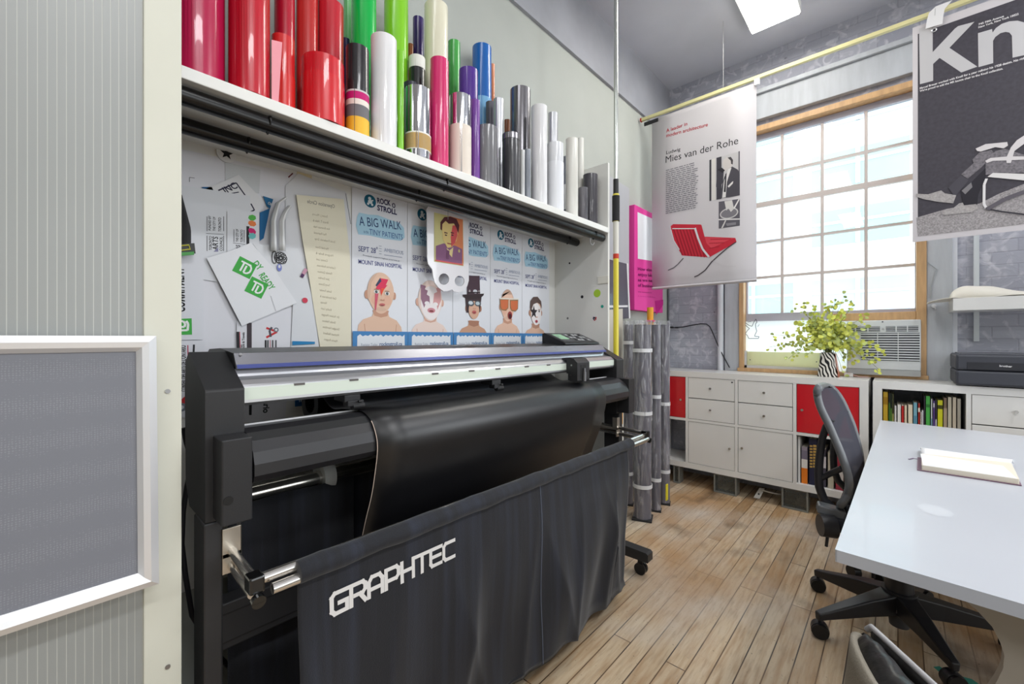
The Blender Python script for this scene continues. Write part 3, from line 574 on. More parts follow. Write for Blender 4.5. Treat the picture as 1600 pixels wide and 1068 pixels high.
# ------------------------------------------------------------------ five charity posters
XR = -1.5985
SK = (226, 190, 166); SKD = (200, 152, 128); NAVY = (40, 36, 82); CLOUD = (170, 208, 228)
def poster(i, face, label):
    y0 = .8125+.2572*i; z0, z1 = 1.13, 1.8185
    dy = .2572*i
    f = Flat((XR, y0, z0), (0, 1, 0), (0, 0, 1), plane=dict(X=XR), step=.00025)
    f.sheet([(0.001, 0), (.2562, 0), (.2562, z1-z0), (0.001, z1-z0)], ink((224, 226, 232), .35), .001)
    O0 = f.O.copy()
    def px(x, y): q = at(x, y, X=XR); return (q.y-.8125, q.z-z0)
    f.px = px
    a, b = px(578.3, 314); f.ell(a, b, .0265, .0265, (22, 96, 124)); f.up()
    f.ell(a-.002, b+.010, .007, .007, (222, 230, 234)); f.ell(a, b-.003, .010, .008, (222, 230, 234)); f.ell(a-.009, b-.013, .005, .005, (222, 230, 234)); f.ell(a+.009, b-.013, .005, .005, (222, 230, 234)); f.line([(a, b), (a+.014, b+.006)], .005, (222, 230, 234))
    f.tpx('ROCK', (589.3, 317), (610.5, 321.5), .023, NAVY, .035); f.tpx('STROLL', (589.3, 328), (620, 335.5), .023, NAVY, .035)
    a, b = px(615, 321); f.line([(a+.0065*math.cos(t), b+.009*math.sin(t)) for t in (k*.6283 for k in range(11))], .004, NAVY)
    f.pp([(558, 338), (561, 332), (575, 335), (590, 336), (608, 343), (624, 348), (631, 356), (632, 371), (626, 376), (600, 373), (578, 368), (560, 366), (556, 352)], CLOUD); f.up()
    f.tpx('A BIG WALK', (561.5, 352), (627, 359), .038, (36, 62, 112), .0); f.tpx('TINY PATIENTS', (577, 366), (629, 374.5), .024, (48, 84, 150), .0); f.tpx('to the', (568, 364), (575.5, 365), .014, (60, 96, 150))
    f.tpx('SEPT 28', (560, 392), (587, 395.5), .022, (60, 66, 130), .0); f.tpx('th', (587.5, 389), (590, 389.5), .012, (60, 66, 130))
    for y in (384, 388, 392, 396): f.line([px(592, y), px(596, y+.6)], .002, (150, 160, 178))
    f.tpx('AMBITIOUS', (600, 393), (630, 398), .017, (168, 178, 200)); f.line([px(600, 398), px(628, 402)], .002, (130, 140, 170))
    f.tpx('Proceeds support highest priorities at', (567, 399.5), (624, 408.5), .006, (100, 104, 124)); f.tpx('MOUNT SINAI HOSPITAL', (560, 411.5), (628, 419.5), .018, (70, 76, 140), .004)
    f.up(); face(f, .127, .278); f.up(); f.up()
    zb = .118; f.rect(.001, 0, .2562, zb, (74, 134, 190)); f.up()
    edge = [(.02+.0115*k, zb-.018+(.004 if k % 2 else -.002)+.002*math.sin(k*1.7)) for k in range(20)]
    f.poly([(.018, 0)]+edge+[(.240, 0)], (226, 230, 236)); f.up()
    f.text('Register Today', .036, .058, .108, .058, .012, (150, 160, 176)); f.text('rocknstroll.ca', .118, .058, .226, .058, .016, (66, 104, 150), .02)
    f.rect(.1, .03, .145, .04, (30, 34, 70)); f.rect(.155, .03, .19, .04, (226, 130, 110))
    f.px = Flat.px.__get__(f); o = f.build('poster'); tag(o, label, 'poster', 'charity walk posters behind the plotter'); return o
def bust(f, a, b, skin=SK, hw=.062, hh=.086, dark=SKD):
    f.poly([(a-.105, b-.175), (a-.10, b-.135), (a-.08, b-.112), (a-.04, b-.098), (a-.03, b-.07), (a+.03, b-.07), (a+.04, b-.098), (a+.075, b-.112), (a+.098, b-.14), (a+.105, b-.175)], skin)
    f.up(); f.poly([(a-.038, b-.072), (a+.038, b-.072), (a+.03, b-.095), (a, b-.102), (a-.03, b-.095)], dark); f.line([(a-.07, b-.165), (a-.074, b-.13)], .003, dark); f.line([(a+.07, b-.165), (a+.074, b-.13)], .003, dark)
    f.up(); f.ell(a-hw*1.03, b-.01, .010, .018, dark); f.ell(a+hw*1.03, b-.008, .008, .016, dark)
    f.poly([(a+hw*math.cos(t)*(1-.16*max(0, -math.sin(t))), b+hh*math.sin(t)) for t in (k*math.pi/18 for k in range(36))], skin); f.up()
    f.ell(a+hw*.12, b+hh*.48, hw*.6, hh*.34, tuple(min(255, int(x*1.03)) for x in skin)); f.ell(a-hw*.42, b-hh*.34, hw*.3, hh*.24, tuple(int(x*g) for x, g in zip(skin, (1.0, .95, .94)))); f.ell(a+hw*.5, b-hh*.34, hw*.3, hh*.24, tuple(int(x*g) for x, g in zip(skin, (1.0, .95, .94)))); f.ell(a, b-hh*.78, hw*.4, hh*.1, tuple(int(x*.96) for x in skin)); f.up()
    f.poly([(a+hw*1.0*math.cos(t), b+hh*math.sin(t)) for t in (math.pi*(.58+k*.04) for k in range(15))]+[(a-hw*.82, b-.02), (a-hw*.7, b+.04)], tuple(int(x*.94) for x in skin)); f.up()
def eye(f, a, b, iris=(110, 120, 124), s=1):
    f.ell(a, b, .0115*s, .0075*s, (236, 232, 230)); f.up(); f.ell(a, b, .0062*s, .0068*s, iris); f.ell(a, b+.0095*s, .011*s, .0018, (150, 112, 92)); f.up(); f.ell(a, b, .003*s, .0034*s, (24, 22, 24)); f.ell(a+.002, b+.002, .0012, .0012, (240, 240, 240))
def mouth(f, a, b, w=.013, h=.006, c=(196, 110, 108)):
    f.ell(a, b+.002, w, h, c); f.up(); f.ell(a, b-.001, w*.6, h*.35, (130, 60, 62)); f.up()
def nose(f, a, b): f.ell(a-.006, b, .004, .003, SKD); f.ell(a+.006, b, .004, .003, SKD); f.ell(a, b-.001, .006, .0022, (206, 150, 128)); f.up()
def f1(f, a, b):
    bust(f, a, b)
    f.poly([(a-.006, b+.062), (a+.034, b+.060), (a+.022, b+.035), (a+.03, b+.036), (a-.002, b-.004), (a-.004, b+.014), (a-.026, b+.012), (a-.018, b+.03)], (222, 60, 92)); f.poly([(a-.004, b+.064), (a-.026, b+.03), (a-.02, b+.026), (a+.002, b+.05)], (58, 66, 96)); f.up()
    f.poly([(a+.0, b+.02), (a+.016, b+.022), (a-.0, b-.012)], (232, 90, 60)); f.poly([(a-.028, b+.0), (a-.012, b-.002), (a-.024, b-.075), (a-.029, b-.07)], (206, 92, 112)); f.up()
    eye(f, a-.022, b+.004); eye(f, a+.028, b+.0); nose(f, a+.006, b-.028); mouth(f, a+.005, b-.05)
def f2(f, a, b):
    bust(f, a-.004, b-.015, (236, 214, 204), .068, .094, (214, 170, 152)); f.ell(a-.002, b-.026, .056, .078, (240, 232, 232)); f.up()
    f.poly([(a-.058, b+.055), (a-.03, b+.05), (a-.036, b+.035), (a-.02, b+.03), (a-.026, b+.012), (a-.01, b+.004), (a-.008, b-.03), (a-.028, b-.022), (a-.04, b-.05), (a-.058, b-.01)], (150, 112, 132)); f.poly([(a+.054, b+.055), (a+.028, b+.045), (a+.034, b+.028), (a+.016, b+.02), (a+.01, b-.028), (a+.028, b-.022), (a+.036, b-.055), (a+.056, b-.01)], (214, 160, 160)); f.up()
    f.ell(a-.024, b-.028, .014, .009, (236, 230, 232)); f.ell(a+.024, b-.03, .014, .009, (238, 232, 232)); f.up(); mouth(f, a, b-.062, .022, .012, (206, 140, 150))
def f3(f, a, b):
    bust(f, a+.01, b-.028, (200, 156, 130), .045, .062, (170, 122, 100))
    f.poly([(a-.048, b+.02), (a+.064, b+.03), (a+.05, b-.055), (a-.04, b-.06)], (64, 48, 52)); f.up(); f.ell(a+.01, b-.045, .036, .046, (214, 172, 148)); f.up()
    f.poly([(a-.066, b+.028), (a+.08, b+.044), (a+.076, b+.034), (a+.05, b+.016), (a-.03, b+.006), (a-.062, b+.018)], (52, 38, 42)); f.poly([(a-.038, b+.125), (a+.048, b+.133), (a+.052, b+.04), (a-.036, b+.03)], (70, 50, 60)); f.up()
    f.ell(a+.018, b+.05, .015, .010, (196, 196, 204)); f.ell(a-.02, b+.048, .006, .008, (160, 150, 150)); f.ell(a+.044, b+.05, .006, .009, (160, 150, 150)); f.line([(a-.036, b+.04), (a+.052, b+.048)], .006, (40, 30, 34)); f.up()
    f.ell(a-.012, b-.012, .022, .015, (86, 92, 98)); f.ell(a+.036, b-.01, .022, .015, (86, 92, 98)); f.up(); f.ell(a-.014, b-.010, .015, .009, (206, 214, 220)); f.ell(a+.034, b-.010, .014, .009, (186, 200, 206)); f.up(); nose(f, a+.012, b-.038); mouth(f, a+.010, b-.058, .014, .009, (190, 96, 96))
def f4(f, a, b):
    bust(f, a+.006, b-.008, (228, 190, 168), .056, .088); f.poly([(a+.006+.052*math.cos(t), b-.004+.086*math.sin(t)) for t in (math.pi*(.15+k*.07) for k in range(11))]+[(a-.04, b+.05), (a+.04, b+.056)], (196, 160, 140)); f.up()
    for s in (-1, 1):
        q = (a-.022 if s < 0 else a+.058); f.poly([(q-.036, b+.024), (q+.034, b+.03), (q+.032, b-.022), (q+.012, b-.038), (q-.022, b-.036), (q-.034, b-.02)], (150, 120, 84)); f.up(); f.poly([(q-.031, b+.019), (q+.029, b+.024), (q+.027, b-.018), (q+.01, b-.032), (q-.02, b-.031), (q-.029, b-.016)], (206, 112, 72)); f.up()
    f.line([(a-.06, b+.026), (a+.095, b+.034)], .006, (230, 226, 214)); f.up(); f.ell(a+.022, b-.062, .018, .022, (150, 60, 62)); f.up(); f.ell(a+.022, b-.066, .011, .014, (70, 24, 28))
def f5(f, a, b):
    bust(f, a-.006, b-.03, (216, 178, 156), .052, .082, (180, 136, 116)); f.ell(a-.002, b-.044, .047, .066, (236, 230, 230)); f.up()
    f.poly([(a-.06, b-.01), (a-.056, b+.03), (a-.03, b+.056), (a+.01, b+.06), (a+.044, b+.035), (a+.052, b-.01), (a+.034, b+.016), (a+.006, b+.024), (a-.03, b+.012), (a-.05, b-.03)], (92, 74, 70)); f.up()
    f.poly([(a-.026+(.036 if k % 2 == 0 else .015)*math.cos(math.pi/2+k*math.pi/5), b-.034+(.042 if k % 2 == 0 else .018)*math.sin(math.pi/2+k*math.pi/5)) for k in range(10)], (52, 46, 50)); f.up(); eye(f, a+.024, b-.026, (70, 66, 70)); nose(f, a, b-.062); mouth(f, a-.002, b-.09, .012, .009, (176, 70, 84))
for i, (fc, lb) in enumerate(((f1, 'walk poster of a bald baby with a red face stripe'), (f2, 'walk poster of a baby in white face paint behind the acrylic cutout'), (f3, 'walk poster of a baby in a black top hat and goggles'), (f4, 'walk poster of a baby in orange sunglasses'), (f5, 'walk poster of a dark-haired baby with a star over one eye'))): poster(i, fc, lb)
# ------------------------------------------------------------------ white acrylic cut-out with a portrait card
XA = -1.545
ac = thing('acrylic_cutout', at(695, 400, X=XA), 'white acrylic cutout with two round holes and a portrait card', 'cutout')
out = [(666, 326), (668, 322.5), (690, 328), (731, 342), (731.5, 438), (729, 447), (723, 454), (716, 457), (708, 455), (705, 452), (699, 454.5), (692, 455), (684, 449), (678, 441), (675.5, 430), (674.5, 421), (668, 412), (666.5, 402)]
def loop_px(c, r, n=24): return [(c[0]+r*math.cos(2*math.pi*k/n), c[1]+r*1.08*math.sin(2*math.pi*k/n)) for k in range(n)]
MB().prism([at(*p, X=XA) for p in out], (.005, 0, 0), [[at(*p, X=XA) for p in loop_px((692.5, 436), 8.2)], [at(*p, X=XA) for p in loop_px((717, 439), 7.6)]]).build('plate', mat('white_acrylic', (222, 220, 224), .25, coat=.4), ac)
XC = XA+.0062; o_ = at(679, 408, X=XC); f = Flat((XC, o_.y, o_.z), (0, 1, 0), (0, 0, 1), plane=dict(X=XC), step=.00025)
f.sheet([f.px(*p) for p in ((678.5, 331.5), (723.5, 343), (724.5, 415.5), (678.5, 408.5))], ink((204, 196, 136), .4), .001)
f.pp([(702, 337.5), (723, 343), (724, 412), (702, 409)], (214, 128, 84)); f.up()
f.pp([(681, 406), (681, 384), (693, 380), (712, 384), (722, 389), (722, 412)], (138, 92, 128)); f.up()
f.pp([(690, 350), (695, 342), (706, 341), (715, 348), (716, 362), (713, 376), (706, 386), (699, 387), (692, 374)], (222, 196, 130)); f.pp([(707, 352), (715, 352), (714.5, 368), (711, 379), (705, 386), (704, 370)], (206, 82, 84)); f.up()
f.pp([(688, 358), (688, 347), (694, 339), (704, 338.5), (713, 342), (717.5, 352), (716, 365), (713, 356), (709, 349), (701, 349.5), (696, 345), (691, 350), (690.5, 360)], (86, 40, 46)); f.up()
for x in (694, 704): f.pp([(x, 362), (x+5, 363.5), (x+5, 365), (x, 364)], (86, 44, 50)); f.pp([(x+1, 366), (x+4.5, 367), (x+4, 368.5), (x+1, 368)], (70, 40, 50))
f.pp([(698, 379), (706, 380.5), (705, 382), (699, 381)], (150, 70, 66)); f.pp([(697, 387), (702, 391), (708, 386), (706, 402), (701, 396)], (226, 206, 150)); f.up(); f.pp([(698, 390), (702, 392), (701, 405), (697, 405)], (120, 76, 110)); a, b = f.px(717, 392); f.ell(a, b, .006, .008, (196, 178, 120))
f.pp([(680, 405.5), (723, 412.5), (723.5, 414.5), (680, 407.5)], (206, 90, 92)); f.build('portrait_card', ac)
MB().sweep([at(700, 328, X=XA+.002), Vector((-1.5, at(700, 318, X=-1.5).y, 1.755)), Vector((-1.47, at(700, 318, X=-1.47).y, 1.80)), Vector((-1.455, at(700, 318, X=-1.455).y, 1.8165)), Vector((-1.43, at(700, 318, X=-1.43).y, 1.8185))], .0012, 6).build('hanging_wire', mat('zinc_wire', (168, 168, 170), .35), ac)
# ================================================================== cutting plotter
pb = mat('charcoal_plastic', (38, 38, 40), .42, bump=.12, bscale=900, spec=.45)
pb2 = mat('black_plastic', (30, 30, 33), .36, spec=.45)
pl = thing('cutting_plotter', (-1.2, 1.17, 0), 'black wide-format cutting plotter on a wheeled stand with a cloth media basket', 'plotter')
alum = mat('brushed_aluminium', (205, 206, 210), .28, metal=.85, stretch=(1, .05, 1)); steel = mat('bright_steel_tube', (222, 218, 212), .18, metal=.95)
def xz(poly, y0, y1, name, m, parent, bev=0):
    return MB().prism([(x, y0, z) for x, z in poly], (0, y1-y0, 0)).build(name, m, parent, bev=bev)
YL0, YL1, YR0, YR1 = .229, .303, 2.03, 2.105
cov = [(-1.25, .82), (-1.29, .87), (-1.30, 1.10), (-1.29, 1.165), (-1.255, 1.188), (-1.10, 1.106), (-1.10, .82)]
for y0, y1, yb0, yb1 in ((YL0, YL1, .243, .300), (YR0, YR1, 2.035, 2.10)):
    c_ = xz(cov, y0, y1, 'end_cover', pb, pl, .004)
    o = MB().box(-1.115, -1.032, yb0, yb1, .828, 1.008).build('lower_box', pb, c_, bev=.003)
q = at(357, 782, X=-1.031); MB().cyl((-1.0325, q.y, q.z), (-1.0305, q.y, q.z), .009).build('cap', mat('cap_black', (12, 12, 13), .5), pl)
xz([(-1.45, 1.11), (-1.45, 1.17), (-1.41, 1.190), (-1.30, 1.194), (-1.19, 1.184), (-1.19, 1.15), (-1.20, 1.14)], YL1, YR0, 'top_cover', pb2, pl)
fp = xz([(-1.192, 1.1835), (-1.187, 1.1835), (-1.160, 1.146), (-1.172, 1.146)], YL1+.001, YR0-.001, 'front_panel', mat('grey_metallic_panel', (150, 150, 156), .26, metal=.7), pl)
xz([(-1.1662, 1.1565), (-1.1652, 1.1567), (-1.1588, 1.1475), (-1.1598, 1.1473)], YL1+.002, YR0-.002, 'blue_stripe', mat('blue_stripe', (70, 80, 140), .35, metal=.3), fp)
MB().cyl((-1.186, YL1+.014, 1.176), (-1.180, YL1+.014, 1.181), .004, n=10).build('screw', mat('screw_steel', (150, 150, 152), .3), fp)
rl = xz([(-1.19, 1.145), (-1.178, 1.145), (-1.170, 1.128), (-1.135, 1.122), (-1.122, 1.112), (-1.118, 1.108), (-1.118, 1.070), (-1.126, 1.063), (-1.19, 1.063)], YL1, YR0, 'y_rail', alum, pl)
MB().box(-1.118, -1.1155, YL1+.001, YR0-.001, 1.077, 1.105).build('rail_strip', mat('pale_green_strip', (208, 218, 206), .45), rl)
k_ = MB()
for px in (468, 553, 680, 737, 778, 823, 857):
    y = at(px, 600, X=-1.1155).y; k_.box(-1.1162, -1.1145, y-.013, y+.013, 1.1015, 1.107)
k_.build('rail_notches', mat('notch_grey', (92, 88, 86), .6), rl)
plt = [(-1.30, .975), (-1.215, 1.006), (-1.12, 1.012), (-1.085, 1.006), (-1.058, .992), (-1.040, .970), (-1.030, .945), (-1.030, .920), (-1.040, .905), (-1.065, .897), (-1.30, .90)]
m_ = MB(); m_.prism([(x, YL1, z) for x, z in plt], (0, YR0-YL1, 0), smooth=False); m_.build('platen', mat('satin_black_platen', (30, 30, 33), .38, spec=.7), pl, bev=.004)
MB().box(-1.165, -1.16, YL1, YR0, 1.010, 1.0135).build('cutting_strip', mat('white_strip', (220, 220, 222), .4), pl)
# pinch rollers
for px, py in ((553, 625), (775, 592)):
    y = at(px, py, X=-1.14).y; pr = MB().box(-1.19, -1.125, y-.035, y+.012, 1.043, 1.062).box(-1.15, -1.12, y-.028, y+.02, 1.030, 1.046).build('pinch_roller', pb2, pl, bev=.002)
    MB().cyl((-1.128, y-.012, 1.0295), (-1.128, y+.022, 1.0295), .0105, n=16).cyl((-1.114, y+.0, 1.043), (-1.114, y+.008, 1.043), .004, n=10).build('wheel', mat('roller_rubber', (24, 24, 26), .55), pr)
# carriage
ca = MB().prism([(-1.14, 1.59, 1.128), (-1.10, 1.59, 1.132), (-1.075, 1.59, 1.128), (-1.055, 1.59, 1.110), (-1.055, 1.59, 1.028), (-1.075, 1.59, 1.022), (-1.105, 1.59, 1.03), (-1.105, 1.59, 1.06), (-1.1135, 1.59, 1.06), (-1.1135, 1.59, 1.118), (-1.14, 1.59, 1.123)], (0, .10, 0)).build('carriage', pb, pl, bev=.002)
MB().box(-1.0555, -1.054, 1.618, 1.66, 1.036, 1.1).build('tool_slot', mat('slot_black', (14, 14, 15), .5), ca)
MB().cyl((-1.050, 1.64, 1.026), (-1.050, 1.64, 1.066), .009, n=14).cyl((-1.050, 1.64, 1.066), (-1.050, 1.64, 1.084), .006, n=14).build('tool_holder', mat('tool_steel', (120, 120, 124), .3, metal=.8), ca)
MB().cyl((-1.086, 1.5905, 1.098), (-1.086, 1.588, 1.098), .004, n=10).cyl((-1.092, 1.5905, 1.052), (-1.092, 1.588, 1.052), .004, n=10).build('screw', mat('screw_steel', (150, 150, 152), .3), ca)
# control panel
A_, B2, n0, n1 = Vector((-1.325, 0, 1.246)), Vector((-1.20, 0, 1.197)), 1.70, 2.015
cp = MB().prism([(-1.34, n0, 1.192), (-1.34, n0, 1.243), (A_.x, n0, A_.z), (B2.x, n0, B2.z), (-1.195, n0, 1.188)], (0, n1-n0, 0)).build('control_panel', pb2, pl, bev=.002)
fc = Flat((B2.x, n0, B2.z), (0, 1, 0), (A_-B2), step=.0006); Lp = (A_-B2).length
fc.layer = 2
fc.rect(.012, .012, .30, Lp-.010, mat('panel_face', (62, 64, 68), .35)); fc.up(); fc.rect(.03, .045, .105, Lp-.022, mat('lcd_green', (150, 196, 160), .25)); fc.up()
for i in range(5):
    for j in range(3): fc.rect(.135+.030*i, .026+.034*j, .155+.030*i, .044+.034*j, ink((168, 170, 172)) if (i+j) % 3 else ink((26, 26, 28)))
fc.text('FC', .04, .07, .06, .07, .015, (70, 110, 80))
fc.build('keypad', cp)
fg = Flat((-1.235, 1.02, 1.1895), (0, 1, 0), (-1, 0, .04), step=.0006); fg.layer = 2; fg.text('GRAPHTEC', 0, 0, .24, 0, .05, mat('badge_print', (176, 176, 180), .4), .02); fg.build('top_lettering', pl)
# stand
sb = mat('black_powder_coat', (42, 42, 44), .45, bump=.08, bscale=600)
for y0, y1, ff in ((.226, .262, 1), (2.055, 2.095, 1)):
    MB().box(-1.19, -1.10, y0, y1, .13, .82).build('leg', sb, pl, bev=.004)
    ft = MB().prism([(-1.50, y0-.008, .075), (-1.50, y0-.008, .14), (-.945, y0-.008, .128), (-.935, y0-.008, .12), (-.935, y0-.008, .08)], (0, y1-y0+.016, 0)).build('foot', sb, pl, bev=.003)
    for x in (-1.44, -.985):
        cs = MB().box(x-.012, x+.012, (y0+y1)/2-.014, (y0+y1)/2+.014, .05, .078).build('caster', pb2, ft)
        MB().cyl((x, (y0+y1)/2-.018, .03), (x, (y0+y1)/2-.004, .03), .03, n=24).cyl((x, (y0+y1)/2+.004, .03), (x, (y0+y1)/2+.018, .03), .03, n=24).build('wheel', mat('caster_black', (22, 22, 24), .4), cs)
MB().box(-1.25, -1.20, .262, 2.055, .467, .580).build('crossbar', sb, pl, bev=.004)
MB().box(-1.2005, -1.199, .262, 2.055, .484, .487).box(-1.2005, -1.199, .262, 2.055, .552, .555).build('crossbar_groove', mat('groove', (24, 24, 25), .5), pl)
for y, s in ((.262, 1), (2.055, -1)):
    bk = MB().box(-1.10, -1.094, y-.003, y+s*.034, .70, .80).box(-1.12, -1.094, y+s*.031, y+s*.034, .74, .80).box(-1.20, -1.094, y-.003, y+s*.034, .735, .745).build('bracket', mat('nickel_plate', (196, 188, 176), .3, metal=.8), pl, bev=.001)
    for z, x0 in ((.752, -.95), (.722, -.955)):
        MB().cyl((-1.22, y+s*.016, z), (x0, y+s*.016, z-.014), .010).build('arm', steel, pl)
    kb = MB().obox((-.945, y+s*.016, .735), (1, 0, 0), (0, 1, 0), (0, 0, 1), .018, .014, .017).cyl((-.93, y+s*.016, .708), (-.918, y+s*.016, .706), .013, n=18).build('end_cap', mat('glossy_black', (14, 14, 15), .12, coat=.6), pl, bev=.004)
MB().ring((-.948, .28, .736), (-.948, 2.045, .730), .0115, .008).build('basket_rod', steel, pl)
MB().ring((-.930, .305, .7165), (-.930, .40, .7163), .0115, .008).build('rod_stub', steel, pl); MB().ring((-.930, 1.80, .7128), (-.930, 2.03, .7125), .0115, .008).build('rod_stub', steel, pl)
for z, x, r in ((.798, -1.295, .021), (.842, -1.315, .015)): MB().cyl((x, YL1, z), (x, YR0, z), r).build('rear_rod', steel, pl)
q = at(503, 715, X=-1.28); MB().cyl((-1.30, q.y, .80), (-1.30, q.y+.035, .80), .045, n=24).build('guide_disc', mat('grey_plastic', (176, 178, 178), .4), pl)
# basket cloth
cl_m, N, L, p = node_mat('black_denim_cloth')
tc = N.new('ShaderNodeTexCoord'); mp = N.new('ShaderNodeMapping'); mp.inputs['Scale'].default_value = (1, 22, 1.2); L.new(tc.outputs['Object'], mp.inputs[0])
n = N.new('ShaderNodeTexNoise'); n.inputs['Scale'].default_value = 1.5; n.inputs['Detail'].default_value = 7; L.new(mp.outputs[0], n.inputs['Vector'])
r = N.new('ShaderNodeValToRGB'); r.color_ramp.elements[0].position = .45; r.color_ramp.elements[1].position = .8; r.color_ramp.elements[0].color = lin((14, 16, 24)); r.color_ramp.elements[1].color = lin((32, 37, 51)); L.new(n.outputs[0], r.inputs[0]); L.new(r.outputs[0], p.inputs['Base Color'])
p.inputs['Roughness'].default_value = .85; p.inputs['Sheen Weight'].default_value = .14
n2 = N.new('ShaderNodeTexNoise'); n2.inputs['Scale'].default_value = 300; L.new(tc.outputs['Object'], n2.inputs['Vector']); b = N.new('ShaderNodeBump'); b.inputs['Strength'].default_value = .35; b.inputs['Distance'].default_value = .002; L.new(n2.outputs[0], b.inputs['Height']); L.new(b.outputs[0], p.inputs['Normal'])
CY0, CY1 = .356, 1.825
def cloth_front(y, z):
    t = max(0, (.72-z)/.66); u = (y-CY0)/(CY1-CY0)
    sh = lambda q: (1-abs(math.sin(q)))**2
    fold = .018*math.sin(9*u+1.2*t+.8)+.022*sh(11*u-1.6*t+.4)+.016*sh(17*u+1.1*t)+.007*math.sin(41*u+3*t)+.008*math.sin(16*u+5*t)-.012
    return -.936+.004*t+fold*min(1, max(0, t-.12)*1.9)*(.45+.55*min(1, abs(u-.13)*5))+.028*math.sin(math.pi*min(1, t))*u
def cl(u, v):
    y = CY0+(CY1-CY0)*u
    if v < .45:
        z = .728-(.728-.075-.02*math.sin(u*9))*(v/.45); return (cloth_front(y, z), y-.02*(v/.45)*(u > .9), z)
    if v < .62:
        k = (v-.45)/.17; x0 = cloth_front(y, .075); return (x0+(-1.27-x0)*k, y, .075-.02*math.sin(u*9)-.03*math.sin(math.pi*k))
    k = (v-.62)/.38; return (-1.27+.01*math.sin(14*u+3*k)-.02*k, y, .06+.745*k)
cb = MB().grid(cl, 170, 80).build('basket_cloth', cl_m, pl, thick=.002)
MB().sweep([(-.937, CY0+(1.855-CY0)*i/30, .726-.004*i/30+.0015*math.sin(i*2.1)) for i in range(31)], [.0235+.0012*math.sin(i*1.3) for i in range(31)], 16, flat=(1.05, 1)).build('hem', cl_m, cb)
MB().grid(lambda u, v: (-1.262-.02*u*0+.008*math.sin(12*u), .31+.34*u, .79-.74*v), 10, 6).build('side_cloth', cl_m, cb, thick=.002)
# seams
for ys in (1.17,): MB().sweep([(cloth_front(ys, z)+.002, ys, z) for z in (.70-.62*i/20 for i in range(21))], .0018, 6).build('seam', mat('seam_thread', (86, 92, 106), .8), cb)
# lettering on the basket
STK = {'G': [[(1, .98), (.22, .98), (.04, .82), (.04, .18), (.22, .02), (.96, .02), (.96, .47), (.5, .47)]],
       'R': [[(.06, 0), (.06, .98), (.8, .98), (.96, .84), (.96, .58), (.8, .44), (.3, .44)], [(.62, .44), (.98, 0)]],
       'A': [[(.04, 0), (.04, .74), (.24, .98), (.76, .98), (.96, .74), (.96, 0)], [(.04, .36), (.96, .36)]],
       'P': [[(.06, 0), (.06, .98), (.8, .98), (.96, .84), (.96, .52), (.8, .38), (.1, .38)]],
       'H': [[(.06, 0), (.06, 1)], [(.94, 0), (.94, 1)], [(.06, .5), (.94, .5)]], 'T': [[(-.02, .98), (1.02, .98)], [(.5, .98), (.5, 0)]],
       'E': [[(1, .98), (.06, .98), (.06, .18), (.2, .02), (.98, .02)], [(.06, .52), (.9, .52)]], 'C': [[(1, .98), (.22, .98), (.04, .82), (.04, .18), (.22, .02), (1, .02)]]}
lt = MB()
y0_, y1_ = .425, .783; zb0, zh = .603, .0465; pitch = (y1_-y0_)/8
for i, ch in enumerate('GRAPHTEC'):
    for st in STK[ch]:
        for (a, b_), (c, d) in zip(st, st[1:]):
            P0 = Vector((y0_+pitch*(i+.86*a), zb0+.0065*0+zh*b_)); P1 = Vector((y0_+pitch*(i+.86*c), zb0+zh*d)); D = (P1-P0); l = D.length; D.normalize(); Nn = Vector((-D.y, D.x))*.0048; E_ = D*.0042
            k = max(1, int(l/.012)); row = []
            for j in range(k+1):
                q = (P0-E_).lerp(P1+E_, j/k)
                for s_ in (1, -1): w_ = q+Nn*s_; row.append((cloth_front(w_.x, w_.y)+.0035, w_.x, w_.y))
            lt.add(row, [(2*j, 2*j+2, 2*j+3, 2*j+1) for j in range(k)])
lt.build('lettering', mat('white_print', (214, 212, 210), .6), cb, recalc=False)
# ------------------------------------------------------------------ black vinyl loaded in the plotter
vs = thing('vinyl_sheet', (-1.1, 1.19, .9), 'wide sheet of black vinyl feeding over the plotter and hanging into the basket', 'vinyl')
prof = [(-1.42, 1.065), (-1.36, 1.035), (-1.29, 1.004), (-1.215, 1.0105), (-1.12, 1.0165), (-1.083, 1.0105), (-1.055, .996), (-1.036, .972), (-1.0255, .947), (-1.024, .92), (-1.03, .885), (-1.052, .80), (-1.085, .72), (-1.12, .62), (-1.15, .5), (-1.17, .36), (-1.16, .24), (-1.12, .16)]
def cr(i, t):
    g = lambda k: Vector(prof[max(0, min(len(prof)-1, k))]); a, b_, c, d = g(i-1), g(i), g(i+1), g(i+2)
    return .5*((2*b_)+(c-a)*t+(2*a-5*b_+4*c-d)*t*t+(3*b_-a-3*c+d)*t**3)
dense = [cr(i, j/4) for i in range(len(prof)-1) for j in range(4)]+[Vector(prof[-1])]
vm = mat('satin_black_vinyl', (17, 17, 20), .38, spec=.75)
MB().grid(lambda u, v: (dense[int(round(v*(len(dense)-1)))].x, .592+(1.788-.592)*u, dense[int(round(v*(len(dense)-1)))].y), 12, len(dense)-1).build('film', vm, vs, thick=.0008)
MB().ring((-1.455, .592, 1.005), (-1.455, 1.788, 1.005), .066, .036, 36).build('supply_roll', vm, vs)
MB().sweep([(d_.x+.0012, .5915, d_.y) for d_ in dense[24:]], .0011, 5).build('film_edge', mat('film_liner', (196, 178, 164), .6), vs)
